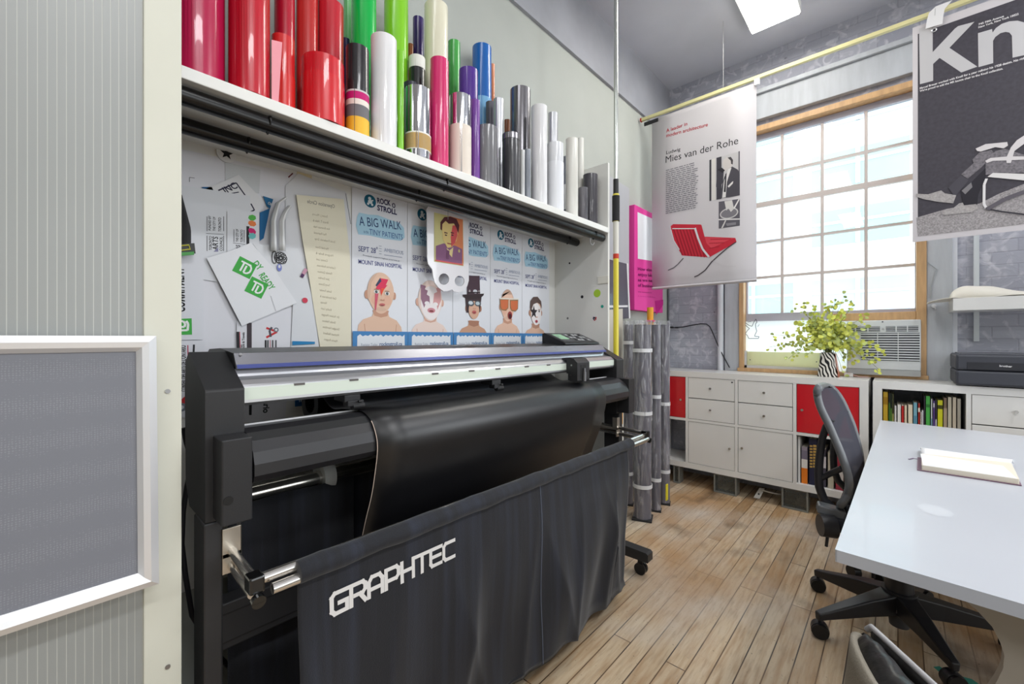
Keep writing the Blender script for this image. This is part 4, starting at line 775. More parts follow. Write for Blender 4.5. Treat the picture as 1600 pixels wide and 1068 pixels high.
# ================================================================== telescopic pole by the shelving unit
XQ, YQ = -1.205, 2.215
yel = mat('yellow_fibreglass', (222, 206, 60), .35, coat=.3)
po = thing('extension_pole', (XQ, YQ, 0), 'tall telescopic pole, yellow below and chrome above, standing beside the white side panel', 'pole')
zz = lambda y: at(962, y, X=XQ).z
MB().cyl((XQ, YQ, 0), (XQ, YQ, zz(404)), .0155).build('lower_tube', yel, po)
MB().cyl((XQ, YQ, zz(404)), (XQ, YQ, zz(396.5)), .0162).build('red_band', ink((200, 70, 50)), po)
MB().cyl((XQ, YQ, zz(396.5)), (XQ, YQ, zz(346)), .0158).build('label_sleeve', mat('pale_label', (216, 214, 204), .4), po)
MB().cyl((XQ, YQ, zz(346)), (XQ, YQ, zz(341)), .0165).build('yellow_band', yel, po)
MB().cyl((XQ, YQ, zz(345.5)), (XQ, YQ, zz(306)), .0215).build('foam_grip', mat('black_foam', (40, 40, 42), .85, bump=.5, bscale=500), po, bev=.003)
MB().cyl((XQ, YQ, zz(306)), (XQ, YQ, zz(303)), .018).build('yellow_band', yel, po)
MB().cyl((XQ, YQ, zz(304)), (XQ, YQ, zz(280)), .0155).build('lock_collar', pb2, po)
MB().cyl((XQ, YQ, zz(280)), (XQ, YQ, 3.48), .0125).build('upper_tube', mat('pale_chrome_tube', (208, 212, 206), .2, metal=.8), po)
# grey boards leaning on the wall beyond the unit
XB = XW+.03
def board(pts, X, m, name, label, th=.012):
    o = MB().prism([at(*p, X=X) for p in pts], (-th, 0, 0)).build(name, m); return tag(o, label, 'board', 'boards on the side wall')
g1 = board([(951, 274), (983, 294), (983, 480), (951, 490)], XB, mat('pale_grey_board', (172, 174, 180), .4), 'grey_board', 'pale grey board on the wall between pole and pink canvas')
t = thing('dark_board', at(966, 450, X=XB+.02), 'dark glossy board with white rim in front of the pale grey board', 'board', 'boards on the side wall')
MB().prism([at(*p, X=XB+.02) for p in ((948, 404), (980, 412), (983, 497), (948, 500))], (-.008, 0, 0)).build('panel', mat('dark_gloss_board', (84, 82, 94), .25, coat=.4), t)
MB().prism([at(*p, X=XB+.022) for p in ((979.5, 411), (981.5, 411.5), (985, 497), (983, 497))], (-.012, 0, 0)).prism([at(*p, X=XB+.024) for p in ((948, 477), (981, 476.5), (981, 479.5), (948, 480.5))], (-.012, 0, 0)).build('rim', ink((222, 222, 226)), t)
board([(948, 484), (973, 482), (974, 620), (948, 620)], XB+.05, ink((202, 196, 184)), 'cream_board', 'cream board standing low behind the yellow pole')
q = MB().box(-1.30, -1.262, 2.40, 2.414, 0, .80).build('foam_board', ink((220, 218, 210))); tag(q, 'narrow white board edge standing beside the wrapped rolls', 'board')
q = MB().box(-1.300, -1.258, 2.385, 2.399, .69, .79).build('orange_block', ink((216, 150, 40))); 
q2 = MB().box(-1.30, -1.262, 2.382, 2.399, 0, .69).build('batten', mat('dark_batten', (60, 58, 58), .6)); tag(q2, 'dark batten standing behind the plotter carrying an orange block', 'batten'); tag(q, 'small orange block resting on the dark batten behind the plotter', 'block')
# ------------------------------------------------------------------ pink canvas (square code left blank)
pk = mat('pink_canvas', (218, 62, 152), .55, bump=.1, bscale=500)
XC0 = -1.55; pc = thing('pink_canvas', (XC0, 3.4, 1.9), 'thick bright pink canvas with a white square hanging beside the banner', 'canvas')
MB().box(XW+.001, XC0, 3.152, 3.70, 1.445, 2.285).build('canvas', pk, pc, bev=.003)
f = Flat((XC0, 3.152, 1.445), (0, 1, 0), (0, 0, 1), plane=dict(X=XC0), step=.0008)
f.pp([(996, 331), (1042, 352), (1042, 411), (996.5, 404)], (224, 226, 232)); f.up()
for k, tx in enumerate(('How else do we', 'enjoy block by', 'as we near the', 'of business idea')): f.tpx(tx, (996.5, 422+k*8.5), (1033, 425+k*8.5-(0 if k < 2 else .5)), .026, (120, 16, 90), .02)
f.tpx('the innovation', (996.5, 456.5), (1018, 458), .012, (150, 22, 106)); f.tpx('Lorem hall for', (997, 463), (1024, 465), .010, (180, 24, 124)); f.pp([(1023, 470), (1036, 468), (1036, 476), (1025, 492)], (190, 26, 130))
f.build('print', pc)
# ================================================================== plastic-wrapped rolls by the cabinet
wr, N, L, p = node_mat('clear_plastic_wrap'); N.remove(p)
tr = N.new('ShaderNodeBsdfTransparent'); gl = N.new('ShaderNodeBsdfGlossy'); gl.inputs['Roughness'].default_value = .12; df = N.new('ShaderNodeBsdfDiffuse'); df.inputs[0].default_value = (.5, .5, .55, 1)
tc = N.new('ShaderNodeTexCoord'); mp = N.new('ShaderNodeMapping'); mp.inputs['Scale'].default_value = (7, 7, 1.3); L.new(tc.outputs['Object'], mp.inputs[0])
n = N.new('ShaderNodeTexNoise'); n.inputs['Scale'].default_value = 5; n.inputs['Detail'].default_value = 5; n.inputs['Distortion'].default_value = 1.2; L.new(mp.outputs[0], n.inputs['Vector'])
b = N.new('ShaderNodeBump'); b.inputs['Strength'].default_value = 1; b.inputs['Distance'].default_value = .02; L.new(n.outputs[0], b.inputs['Height']); L.new(b.outputs[0], gl.inputs['Normal'])
r = N.new('ShaderNodeMapRange'); r.inputs[1].default_value = .47; r.inputs[2].default_value = .64; r.inputs[3].default_value = .12; r.inputs[4].default_value = .62; L.new(n.outputs[0], r.inputs[0])
m1 = N.new('ShaderNodeMixShader'); m1.inputs[0].default_value = .78; L.new(gl.outputs[0], m1.inputs[1]); L.new(df.outputs[0], m1.inputs[2])
m2 = N.new('ShaderNodeMixShader'); L.new(r.outputs[0], m2.inputs[0]); L.new(tr.outputs[0], m2.inputs[1]); L.new(m1.outputs[0], m2.inputs[2]); L.new(m2.outputs[0], N['Material Output'].inputs[0])
filmg = mat('dark_grey_film', (96, 94, 104), .35, spec=.4); tape = mat('white_tape', (220, 221, 224), .4)
matb = mat('black_rubber_mat', (36, 36, 38), .7)
for k, (l, r_, by, col, lab, tapes, gx) in enumerate(((974, 990, 790, filmg, 'plastic-wrapped grey roll half hidden behind the plotter arm', (535, 738), 0), (989, 1019, 815, filmg, 'plastic-wrapped grey roll standing at the front of the bundle', (547, 644, 757), 0),
                                     (1017, 1033, 800, filmg, 'plastic-wrapped grey roll in the middle of the bundle', (619, 748), 0), (1030, 1047, 789, filmg, 'plastic-wrapped grey roll nearest the white cabinet', (630, 735), 0))):
    c_ = at((l+r_)/2, by, Z=0); dep = c_.x*FX+c_.y*FY; rad = (r_-l)/2/FPX*dep*.96
    away = Vector((c_.x, c_.y, 0)).normalized(); cx, cy = c_.x+away.x*rad, c_.y+away.y*rad; dep = cx*FX+cy*FY
    zt = EYE+(HY-507)/FPX*dep; t = thing('wrapped_roll', (cx, cy, 0), lab, 'roll', 'plastic-wrapped rolls on end')
    MB().ring((cx, cy, .012), (cx, cy, zt), rad*.9, rad*.5).build('film', col, t)
    u, v = Vector((.94, .34, 0)), Vector((-.34, .94, 0)); MB().obox((cx, cy, .006), u, v, (0, 0, 1), rad*1.05, rad*1.05, .006).build('end_plate', matb, t, bev=.002)
    def sl(a, h, cx=cx, cy=cy, rad=rad, zt=zt, k=k):
        th = a*2*math.pi; z = .014+(zt+.03-.014)*h; rr = rad*(.97+.05*math.sin(5*th+9*h+k)+.04*math.sin(11*th-6*h+2*k)+.10*max(0, h-.97)/.03*math.sin(7*th)); return (cx+rr*math.cos(th), cy+rr*math.sin(th), z)
    MB().grid(sl, 48, 26).build('plastic_sleeve', wr, t, recalc=False)
    for ty in tapes:
        z = EYE+(HY-ty)/FPX*dep; MB().ring((cx, cy, z-.012), (cx, cy, z+.012), rad*1.04, rad*.99).build('tape', tape, t)
q = at(1045, 775, Y=2.95); tag(MB().box(q.x-.003, q.x+.003, 2.9, 2.93, .09, .2).build('yellow_tag', ink((222, 208, 50))), 'yellow tag strip on the plastic wrap near the floor', 'tag')
b0 = at(1016, 500, X=-1.42); t = thing('cardboard_tube', (b0.x, b0.y, 0), 'orange cardboard tube with pink rim behind the wrapped rolls', 'tube')
MB().ring((b0.x, b0.y, 0), (b0.x, b0.y, at(1016, 480, X=-1.42).z), .024, .019).build('tube', mat('orange_card', (226, 160, 44), .55), t)
MB().ring((b0.x, b0.y, b0.z-.012), (b0.x, b0.y, b0.z), .036, .0245).build('rim', ink((216, 40, 110)), t)
q = at(1027, 500, X=-1.42); tag(MB().box(-1.52, -1.455, 3.13, 3.36, 0, 1.335).build('cream_box', ink((214, 202, 182)), bev=.003), 'tall cream box standing behind the wrapped rolls', 'box')
# ================================================================== white cube cabinet with drawers and red doors
cw = mat('white_cabinet_foil', (222, 222, 220), .32, var=.015, coat=.15); reds = mat('red_gloss_door', (196, 18, 34), .22, coat=.4)
YC, ZC0, ZC1 = 3.56, .15, .945
knobm = mat('nickel_knob', (200, 196, 190), .25, metal=.9)
def cell_door(par, x0, x1, z0, z1, m, knob, name='door', y=YC+.004):
    d = MB().box(x0+.003, x1-.003, y, y+.018, z0+.003, z1-.003).build(name, m, par, bev=.0015)
    if knob: MB().cyl((knob[0], y, knob[1]), (knob[0], y-.012, knob[1]), .0045, n=12).cyl((knob[0], y-.012, knob[1]), (knob[0], y-.020, knob[1]), .0085, n=16).build('knob', knobm, d)
    return d
cbn = thing('cube_cabinet', (-.87, 3.75, ZC0), 'long white cube cabinet with drawers and red doors under the window', 'cabinet')
CX = (-1.605, -1.295, -.918, -.54, -.165)    # centre lines of the uprights
def carcass(par, xs, y1=YW-.035):
    b = MB(); b.box(xs[0], xs[0]+.045, YC, y1, ZC0, ZC1).box(xs[-1]-.045, xs[-1], YC, y1, ZC0, ZC1)
    L_, R_ = xs[0]+.045, xs[-1]-.045
    b.box(L_, R_, YC+.0003, y1, ZC1-.045, ZC1-.0002).box(L_, R_, YC+.0003, y1, ZC0+.0002, ZC0+.045)
    for x in xs[1:-1]: b.box(x-.01, x+.01, YC+.001, y1, ZC0+.045, .5375).box(x-.01, x+.01, YC+.001, y1, .5575, ZC1-.045)
    b.box(L_, R_, YC+.0015, y1, .5375, .5575); b.build('carcass', cw, par)
xs = (-1.605, -1.290, -.917, -.540, -.140)
carcass(cbn, xs)
IN = [(-1.56, -1.30), (-1.28, -.927), (-.907, -.55), (-.53, -.185)]
zt0, zt1, zb0_, zb1_ = .5575, .90, .195, .5375; zm = (zt0+zt1)/2
cell_door(cbn, *IN[0], zt0, zt1, reds, (IN[0][1]-.035, zm-.02))
for x0, x1 in IN[1:3]:
    cell_door(cbn, x0, x1, zt0, zm, cw, ((x0+x1)/2, zt0+.09), 'drawer'); cell_door(cbn, x0, x1, zm, zt1, cw, ((x0+x1)/2, zm+.09), 'drawer')
o = MB().cyl((IN[1][1]-.02, YC+.004, zt1-.022), (IN[1][1]-.02, YC+.002, zt1-.022), .006, n=12).build('lock', mat('lock_black', (40, 40, 42), .4), cbn)
cell_door(cbn, *IN[3], zt0, zt1, reds, (IN[3][0]+.035, zm-.01))
cell_door(cbn, *IN[1], zb0_, zb1_, cw, (IN[1][1]-.035, (zb0_+zb1_)/2+.0))
cell_door(cbn, *IN[2], zb0_, zb1_, cw, (IN[2][0]+.032, (zb0_+zb1_)/2+.02))
cbr = thing('cube_cabinet', (.6, 3.75, ZC0), 'white cube cabinet of books and drawers below the black printer', 'cabinet')
xs2 = (-.119, .300, .672, 1.04, 1.40); carcass(cbr, xs2)
x0, x1 = .310, .662
cell_door(cbr, x0, x1, zt0, zm, cw, ((x0+x1)/2, zt0+.09), 'drawer'); cell_door(cbr, x0, x1, zm, zt1, cw, ((x0+x1)/2-.01, zm+.09), 'drawer')
for a, c in ((.682, 1.03), (1.05, 1.355)): cell_door(cbr, a, c, zt0, zt1, cw, (a+.03, zm)); cell_door(cbr, a, c, zb0_, zb1_, cw, (a+.03, .37))
cell_door(cbr, x0, x1, zb0_, zb1_, cw, (x0+.03, .37))
# glass blocks under the cabinets
gb, N, L, p = node_mat('glass_block'); p.inputs['Base Color'].default_value = lin((206, 210, 204)); p.inputs['Roughness'].default_value = .05; p.inputs['Transmission Weight'].default_value = .93; p.inputs['IOR'].default_value = 1.2
tc = N.new('ShaderNodeTexCoord'); n = N.new('ShaderNodeTexNoise'); n.inputs['Scale'].default_value = 45; L.new(tc.outputs['Object'], n.inputs['Vector']); b = N.new('ShaderNodeBump'); b.inputs['Strength'].default_value = .7; b.inputs['Distance'].default_value = .01; L.new(n.outputs[0], b.inputs['Height']); L.new(b.outputs[0], p.inputs['Normal'])
gbr = mat('glass_block_rim', (170, 172, 166), .2, trans=.55)
for px0, px1, lab in ((1115, 1151, 'glass block under the white drawers of the long cabinet'), (1221, 1263, 'glass block under the cabinet near the open book cell'), (1052, 1062, 'glass block under the cabinet behind the wrapped rolls'), (None, None, 'glass block under the book end of the cabinet by the desk')):
    a, c = (at(px0, 770, Y=YC+.015).x, at(px1, 770, Y=YC+.015).x) if px0 else (-.06, .11)
    t = thing('glass_block', ((a+c)/2, YC+.05, 0), lab, 'glass block', 'glass blocks under the cabinets')
    MB().box(a+.010, c-.010, YC+.022, YC+.088, .010, ZC0-.012).build('glass_body', gb, t, bev=.004)
    MB().box(a, c, YC+.012, YC+.098, .0, .012).box(a, c, YC+.012, YC+.098, ZC0-.013, ZC0-.0005).box(a, a+.012, YC+.012, YC+.098, .012, ZC0-.013).box(c-.012, c, YC+.012, YC+.098, .012, ZC0-.013).build('rim', gbr, t, bev=.002)
q = at(1182, 778, Z=0); t = thing('metal_bracket', (q.x, q.y, 0), 'small bent steel bracket lying under the cabinet', 'bracket')
MB().prism([(q.x-.02, q.y, 0), (q.x+.02, q.y+.005, 0), (q.x+.045, q.y+.05, .07), (q.x+.01, q.y+.045, .07)], (0, .002, .002)).build('strap', mat('galvanised', (168, 164, 156), .4, metal=.6), t)
MB().cyl((q.x+.012, q.y+.019, .03), (q.x+.012, q.y+.013, .033), .006, n=12).build('hole_rivet', mat('lock_black', (40, 40, 42), .4), t)
tag(MB().sweep([at(1190, 765, Y=3.68)+Vector((0, 0, -.0)), at(1200, 768, Y=3.66), at(1212, 771, Y=3.66), at(1222, 772, Y=3.70)], .006, 8).build('cable', mat('white_cable', (200, 200, 196), .5)), 'pale cable looping under the cabinet between glass blocks', 'cable')
# ------------------------------------------------------------------ books
def bkm(rgb): return mat('cover_%d_%d_%d' % rgb, rgb, .5, var=.03)
pages = mat('paper_pages', (216, 208, 190), .8)
def book(xa, xb, ytop, z0, y, rgb, label, group, deep=.2, marks=(), tilt=0):
    A0, B0 = at(xa, ytop, Y=y), at(xb, ytop, Y=y); h = A0.z-z0; w = B0.x-A0.x-.0008; x = A0.x+.0004
    t = thing('book', (x+w/2, y+deep/2, z0), label, 'book', group)
    c = .0018 if w > .008 else .0008
    MB().box(x, x+w, y, y+.002, z0, z0+h).box(x, x+c, y, y+deep, z0, z0+h).box(x+w-c, x+w, y, y+deep, z0, z0+h).build('cover', bkm(rgb), t)
    MB().box(x+c+.0001, x+w-c-.0001, y+.0022, y+deep-.004, z0+.002, z0+h-.004).build('page_block', pages, t)
    if marks:
        f = Flat((x, y, z0), (1, 0, 0), (0, 0, 1), step=.0005)
        for a, b_, c_ in marks: f.rect(.0008, h*a, w-.0008, h*b_, c_)
        f.build('spine_print', t)
    return t
Zs = .5580; G1 = 'books in the cabinet by the desk'; BY = 3.60
def bx(a): return 1340+a/6.154
def by(a): return 560+a/6.154
for a, c, tp, col, lab, mk in (
    (243, 294, 318, (186, 152, 36), 'tall ochre yellow book at the end of the row beside the cabinet side', [(.75, .9, (150, 112, 24))]),
    (297, 314, 330, (34, 34, 38), 'tall black book next to the ochre yellow one', [(.3, .8, (70, 110, 50))]),
    (315, 330, 332, (40, 48, 34), 'black book with green spine lettering', [(.4, .7, (96, 140, 60))]),
    (331, 350, 338, (78, 80, 50), 'dark olive book with yellowish spine', [(.2, .6, (150, 150, 90))]),
    (351, 378, 452, (204, 202, 200), 'short white book with black lower band', [(0, .3, (52, 50, 54))]),
    (380, 420, 440, (222, 220, 216), 'short plain white book after the black banded one', []),
    (421, 446, 444, (216, 206, 190), 'short cream book with red upper spine', [(.45, .98, (190, 46, 44))]),
    (447, 478, 446, (222, 206, 178), 'short cream paperback with black foot beside the red-topped one', [(0, .28, (44, 40, 40))]),
    (482, 532, 440, (226, 214, 190), 'wide short cream book with black label foot', [(0, .26, (44, 42, 44))]),
    (534, 576, 422, (120, 172, 188), 'pale blue book with darker blue lettering', [(.2, .7, (88, 140, 162))]),
    (579, 603, 430, (172, 52, 44), 'dark red book beside the pale blue one', [(.8, .9, (222, 214, 200))]),
    (604, 617, 512, (226, 220, 214), 'very short white pamphlet beside the dark red book', []),
    (618, 634, 495, (218, 220, 224), 'short thin white booklet before the dark book', []),
    (635, 652, 356, (48, 42, 52), 'tall dark purple-black book before the green one', []),
    (653, 700, 358, (72, 168, 74), 'tall bright green book in the middle of the row', [(.1, .2, (50, 120, 54)), (.78, .84, (50, 120, 54))]),
    (702, 722, 388, (214, 218, 222), 'slim white book right after the green one', [(.2, .6, (120, 150, 170))]),
    (724, 744, 404, (112, 84, 160), 'purple book between white and dark ones', [(.86, .95, (210, 206, 216))]),
    (745, 764, 396, (52, 46, 62), 'slim dark book before the lime yellow one', [(.3, .6, (190, 186, 196))]),
    (766, 822, 398, (206, 206, 36), 'wide lime yellow book with a small black emblem', [(.82, .9, (70, 72, 30))]),
    (824, 862, 376, (124, 104, 84), 'mottled brown book after the lime yellow one', [(.4, .8, (168, 150, 128))]),
    (864, 908, 368, (198, 190, 170), 'cream book, first of three pale ones at the row end', []),
    (910, 952, 370, (206, 194, 174), 'warm cream book, middle of three pale ones at the row end', []),
    (954, 996, 384, (188, 182, 168), 'greyish cream book, last of three pale ones', [])):
    book(bx(a), bx(c), by(tp), Zs, BY, col, lab, G1, marks=[m for m in mk])
G2 = 'books in the open cell behind the chair'; Z2 = .1955
for a, c, tp, col, lab, mk, d in (
    (1246.5, 1251, 681, (220, 220, 218), 'thin white magazine against the cell side behind the chair', [], .22),
    (1252, 1262, 697, (150, 140, 150), 'book with grey and white top and orange lower spine', [(0, .42, (222, 122, 36)), (.42, .66, (224, 220, 214)), (.66, .9, (120, 112, 128))], .2),
    (1263.5, 1277, 684, (28, 30, 58), 'thick navy book with gold spine lettering', [], .22),
    (1279, 1291, 700, (60, 56, 70), 'dark book seen through the chair frame', [(.5, .8, (190, 186, 190))], .2),
    (1293, 1303, 706, (176, 168, 150), 'beige book seen through the chair frame', [], .2),
    (1305, 1318, 702, (150, 44, 60), 'crimson book seen through the chair frame', [(.2, .5, (214, 206, 200))], .2),
    (1320, 1330, 694, (50, 50, 56), 'black book behind the mesh chair back', [(.6, .9, (180, 180, 180))], .2),
    (1332, 1343, 700, (44, 46, 48), 'black book with white spine mark at the cell end', [(.5, .62, (220, 220, 220))], .2)):
    t = book(a, c, tp, Z2, 3.60, col, lab, G2, deep=d, marks=mk)
    if 'gold' in lab:
        f = Flat(at(1264, 745, Y=3.5990), (1, 0, 0), (0, 0, 1), step=.0004, plane=dict(Y=3.5990)); gold = ink((196, 160, 84))
        for k in range(8):
            y = 695+k*4.6; f.pp([(1265.2, y), (1269.4, y+.3), (1269.4, y+3), (1265.2, y+2.7)], gold); f.pp([(1270.6, y-.5), (1275.6, y), (1275.6, y+3.2), (1270.6, y+2.8)], gold)
        f.build('gold_lettering', t)
# ================================================================== hanging banners on their rail
YB = 3.35
ra0, ra1 = at(1003, 191, Y=YB), at(1468, 12, Y=YB)
rz = (ra0.z+ra1.z)/2
rt = thing('banner_rail', (-.5, YB, rz), 'long yellowish wooden rail carrying the two hanging banners', 'rail')
MB().box(ra0.x, 1.7, YB-.012, YB+.012, rz-.012, rz+.012).build('batten', mat('pale_yellow_batten', (206, 200, 150), .5, var=.06, vscale=3), rt, bev=.002)
MB().box(ra0.x-.012, ra0.x, YB-.013, YB+.013, rz-.013, rz+.013).build('red_end', ink((176, 62, 54)), rt)
q = at(1009, 199, Y=YB-.02); tag(MB().box(ra0.x+.02, ra0.x+.14, YB-.005, YB+.005, rz-.06, rz-.03).build('binder_clip', mat('clip_black', (32, 32, 34), .3), bev=.003), 'black clip at the end of the rail beside the chair banner', 'clip')
tag(MB().sweep([(ra0.x+.06, YB, rz-.03), (ra0.x+.045, YB, rz-.0145), (ra0.x+.06, YB-.018, rz+.0), (ra0.x+.08, YB, rz-.0145), (ra0.x+.07, YB, rz-.03)], .0015, 6).build('wire_loop', mat('zinc_wire', (168, 168, 170), .35)), 'thin wire loop holding the black clip on the rail', 'wire')
for x in (-.95, .35): 
    MB().cyl((x, YB, rz+.012), (x, YB, CEIL), .0015, n=6).build('suspension_wire', mat('zinc_wire', (168, 168, 170), .35), rt)
ban = (194, 191, 195)
def banner(name, x0, x1, z0, z1, Y, label):
    f = Flat((x0, Y, z0), (1, 0, 0), (0, 0, 1), plane=dict(Y=Y), step=.0004); t = thing(name, ((x0+x1)/2, Y, z1), label, 'banner', 'hanging banners'); return f, t
bx0, bx1, bz0, bz1 = -1.494, -.733, 1.617, 3.012
f, t1 = banner('banner', bx0, bx1, bz0, bz1, YB, 'white banner with a red lounge chair and black name lettering')
YBf = YB-.004
MB().grid(lambda u, v: (bx0+(bx1-bx0)*u, YB+.006*math.sin(3.1*u)*math.sin(2.5*v)*0+(.0 if v > .06 else .012*math.sin((.06-v)/.06*1.5)), bz0+(bz1-bz0)*v), 4, 40).build('fabric', mat('banner_fabric', ban, .75, bump=.06, bscale=700, var=.015, vscale=2), t1, thick=.0012)
MB().cyl((bx0, YB+.004, bz0+.012), (bx1, YB+.004, bz0+.012), .009).build('hem_rod', mat('banner_fabric', ban, .75), t1)
def fl_(): return Flat((bx0, YB-.0008, bz0), (1, 0, 0), (0, 0, 1), plane=dict(Y=YB-.0008), step=.0004)
f = fl_()
RD = (172, 40, 52)
f.tpx('A leader in', (1041, 207), (1074, 195.5), .029, RD, .012); f.tpx('modern architecture', (1041, 214.5), (1106, 192.5+4.5), .029, RD, .012)
f.build('heading', t1); f = fl_()
f.tpx('Ludwig', (1041, 241), (1063, 235.3), .028, (46, 46, 50), .008); f.build('forename_lettering', t1); f = fl_(); f.tpx('Mies van der Rohe', (1040, 254.5), (1153.5, 224.5), .056, (44, 44, 48), .0)
f.build('name_lettering', t1); f = fl_()
random.seed(3)
for k in range(23):
    y = 267+k*3.05; a0, b0 = f.px(1040.5, y); a1, b1 = f.px(1088+random.uniform(-3, 5), y-7.8+k*.14); x = a0
    while x < a1-.01:
        w_ = min(random.uniform(.012, .045), a1-x); f.rect(x, b0, x+w_, b0+.0065, (118, 116, 124)); x += w_+.006
f.build('paragraph', t1); f = fl_()
# monochrome photograph of a man in a suit looking out of a window
f.pp([(1108.5, 250), (1156, 236), (1156, 305), (1108.5, 314)], (188, 186, 188)); f.up()
f.pp([(1108.5, 250), (1111.5, 249), (1111.5, 313.5), (1108.5, 314)], (60, 58, 66)); f.pp([(1119.5, 246.5), (1127.5, 244.3), (1127.5, 310.5), (1119.5, 312)], (62, 60, 68)); f.pp([(1112, 249), (1118, 247), (1118, 312), (1112, 313)], (206, 202, 198)); f.pp([(1154, 236.5), (1156, 236), (1156, 305), (1154, 305.4)], (84, 82, 90)); f.up()
f.pp([(1126, 309.5), (1128, 290), (1132, 276), (1138, 266), (1144, 260), (1153, 265), (1156, 272), (1156, 305), (1140, 308)], (72, 70, 78)); f.pp([(1119, 292), (1120, 270), (1126, 262), (1131, 268), (1130, 284), (1124, 296)], (66, 64, 72)); f.up()
f.pp([(1128.5, 309), (1131, 284), (1138, 264), (1143, 262), (1136, 284), (1134, 308)], (214, 212, 212)); f.pp([(1131, 266), (1130, 260), (1129, 255), (1131, 249), (1136, 246), (1142, 246.5), (1144.5, 252), (1144, 259), (1138, 264), (1134, 267)], (198, 192, 190)); f.up()
f.pp([(1137, 246.3), (1142, 245), (1145.5, 250), (1145, 257), (1142.5, 256), (1142, 251)], (70, 66, 70)); f.pp([(1131, 300), (1133.5, 272), (1135.5, 270), (1134, 300)], (50, 48, 54)); f.pp([(1121, 265), (1128, 262), (1133, 266), (1129, 270)], (44, 42, 48)); f.pp([(1137, 291), (1144, 284), (1146, 283), (1145, 287), (1139, 293)], (214, 212, 212)); f.up()
f.build('portrait_photograph', t1); f = fl_()
# smaller photograph: hands over a round dish
f.pp([(1123, 315), (1156, 310.5), (1156, 352.5), (1123, 357)], (92, 90, 98)); f.up()
a, b = f.px(1139, 333); f.ell(a, b, .062, .040, (196, 194, 194)); f.up(); f.ell(a, b, .054, .032, (120, 118, 124)); f.pp([(1132, 314.5), (1144, 312.5), (1147, 326), (1142, 331), (1138, 325), (1135, 329)], (206, 204, 202)); f.up()
f.pp([(1123, 342), (1156, 341), (1156, 343), (1123, 344)], (212, 210, 210)); f.pp([(1127, 356), (1133, 344), (1135, 344), (1129.5, 356)], (200, 198, 198)); f.pp([(1146, 325), (1154, 311), (1156, 311), (1148, 326)], (222, 220, 220)); f.pp([(1134, 349), (1150, 347), (1150, 351), (1136, 353)], (130, 128, 134)); f.up()
f.build('dish_photograph', t1); f = fl_()
# red chair picture
CR = (190, 40, 58); CRD = (150, 24, 40); CH = (206, 206, 210)
f.pp([(1048, 353), (1052, 350), (1095, 350.5), (1099, 369), (1108, 402), (1066, 399), (1052, 376)], CR); f.up()
for k in range(8): f.line([f.px(1052.5+k*5, 358), f.px(1066+k*5.0, 398.2+k*.5)], .010, CRD)
f.line([f.px(1050.5, 357), f.px(1088, 357)], .007, CH); f.up()
f.pp([(1092, 352), (1096, 351), (1101, 369.5), (1149, 371.5), (1151, 378), (1108, 402), (1098, 382)], CR); f.up(); f.pp([(1101, 370), (1149, 371.8), (1140, 374), (1112, 388), (1104, 380)], (206, 66, 80)); f.up()
for p0, p1 in (((1110, 374), (1142, 373)), ((1108, 380), (1132, 379)), ((1108, 388), (1124, 385))): f.line([f.px(*p0), f.px(*p1)], .004, CRD)
f.line([f.px(*p) for p in ((1086, 356), (1091, 372), (1098, 389), (1108, 401.5))], .014, CH); f.line([f.px(*p) for p in ((1048.5, 359), (1053, 376), (1061.5, 390))], .008, CH)
f.line([f.px(*p) for p in ((1150, 378), (1137, 387), (1124, 398), (1112, 409), (1102, 422), (1091, 430), (1085, 432.5))], .008, (70, 62, 68)); f.line([f.px(*p) for p in ((1068, 403), (1059, 413), (1053, 418), (1044, 422))], .007, (96, 92, 98)); f.line([f.px(*p) for p in ((1108, 402), (1118, 410), (1130, 415), (1150, 416))], .002, (186, 184, 188))
f.build('chair_picture', t1)
tag(MB().box(bx1-.012, bx1+.022, YB-.018, YB+.004, rz-.055, rz-.0125).build('white_clip', ink((222, 222, 224), .4), bev=.003), 'small white clip at the upper corner of the chair banner', 'clip')
# black and white poster banner
kx0, kx1, kz0, kz1 = .062, .98, 1.77, 3.0
YK = YB-.002; t2 = thing('banner', ((kx0+kx1)/2, YK, kz1), 'black and white poster banner with huge pale letters and seated legs', 'banner', 'hanging banners')
f = Flat((kx0, YK, kz0), (1, 0, 0), (0, 0, 1), plane=dict(Y=YK), step=.0004)
PG = (196, 192, 196); BKG = (58, 55, 64)
f.m(mat('banner_grey_border', PG, .7)); W_, H_ = kx1-kx0, kz1-kz0
f.mb.prism([f.P(a, b, -.0012) for a, b in ((0, 0), (W_, 0), (W_, H_), (0, H_))], f.N*.0012)
f.rect(.022, .03, W_-.03, H_-.045, mat('poster_black', BKG, .6, var=.15, vscale=60)); f.up()
f.poly([(.022, .03), (W_-.03, .03), (W_-.03, .30), (.55, .27)]+[f.px(*p) for p in ((1598, 288), (1560, 303), (1530, 318), (1480, 326), (1431.5, 340))], mat('poster_carpet', (150, 146, 148), .7, var=.35, vscale=160)); f.up()
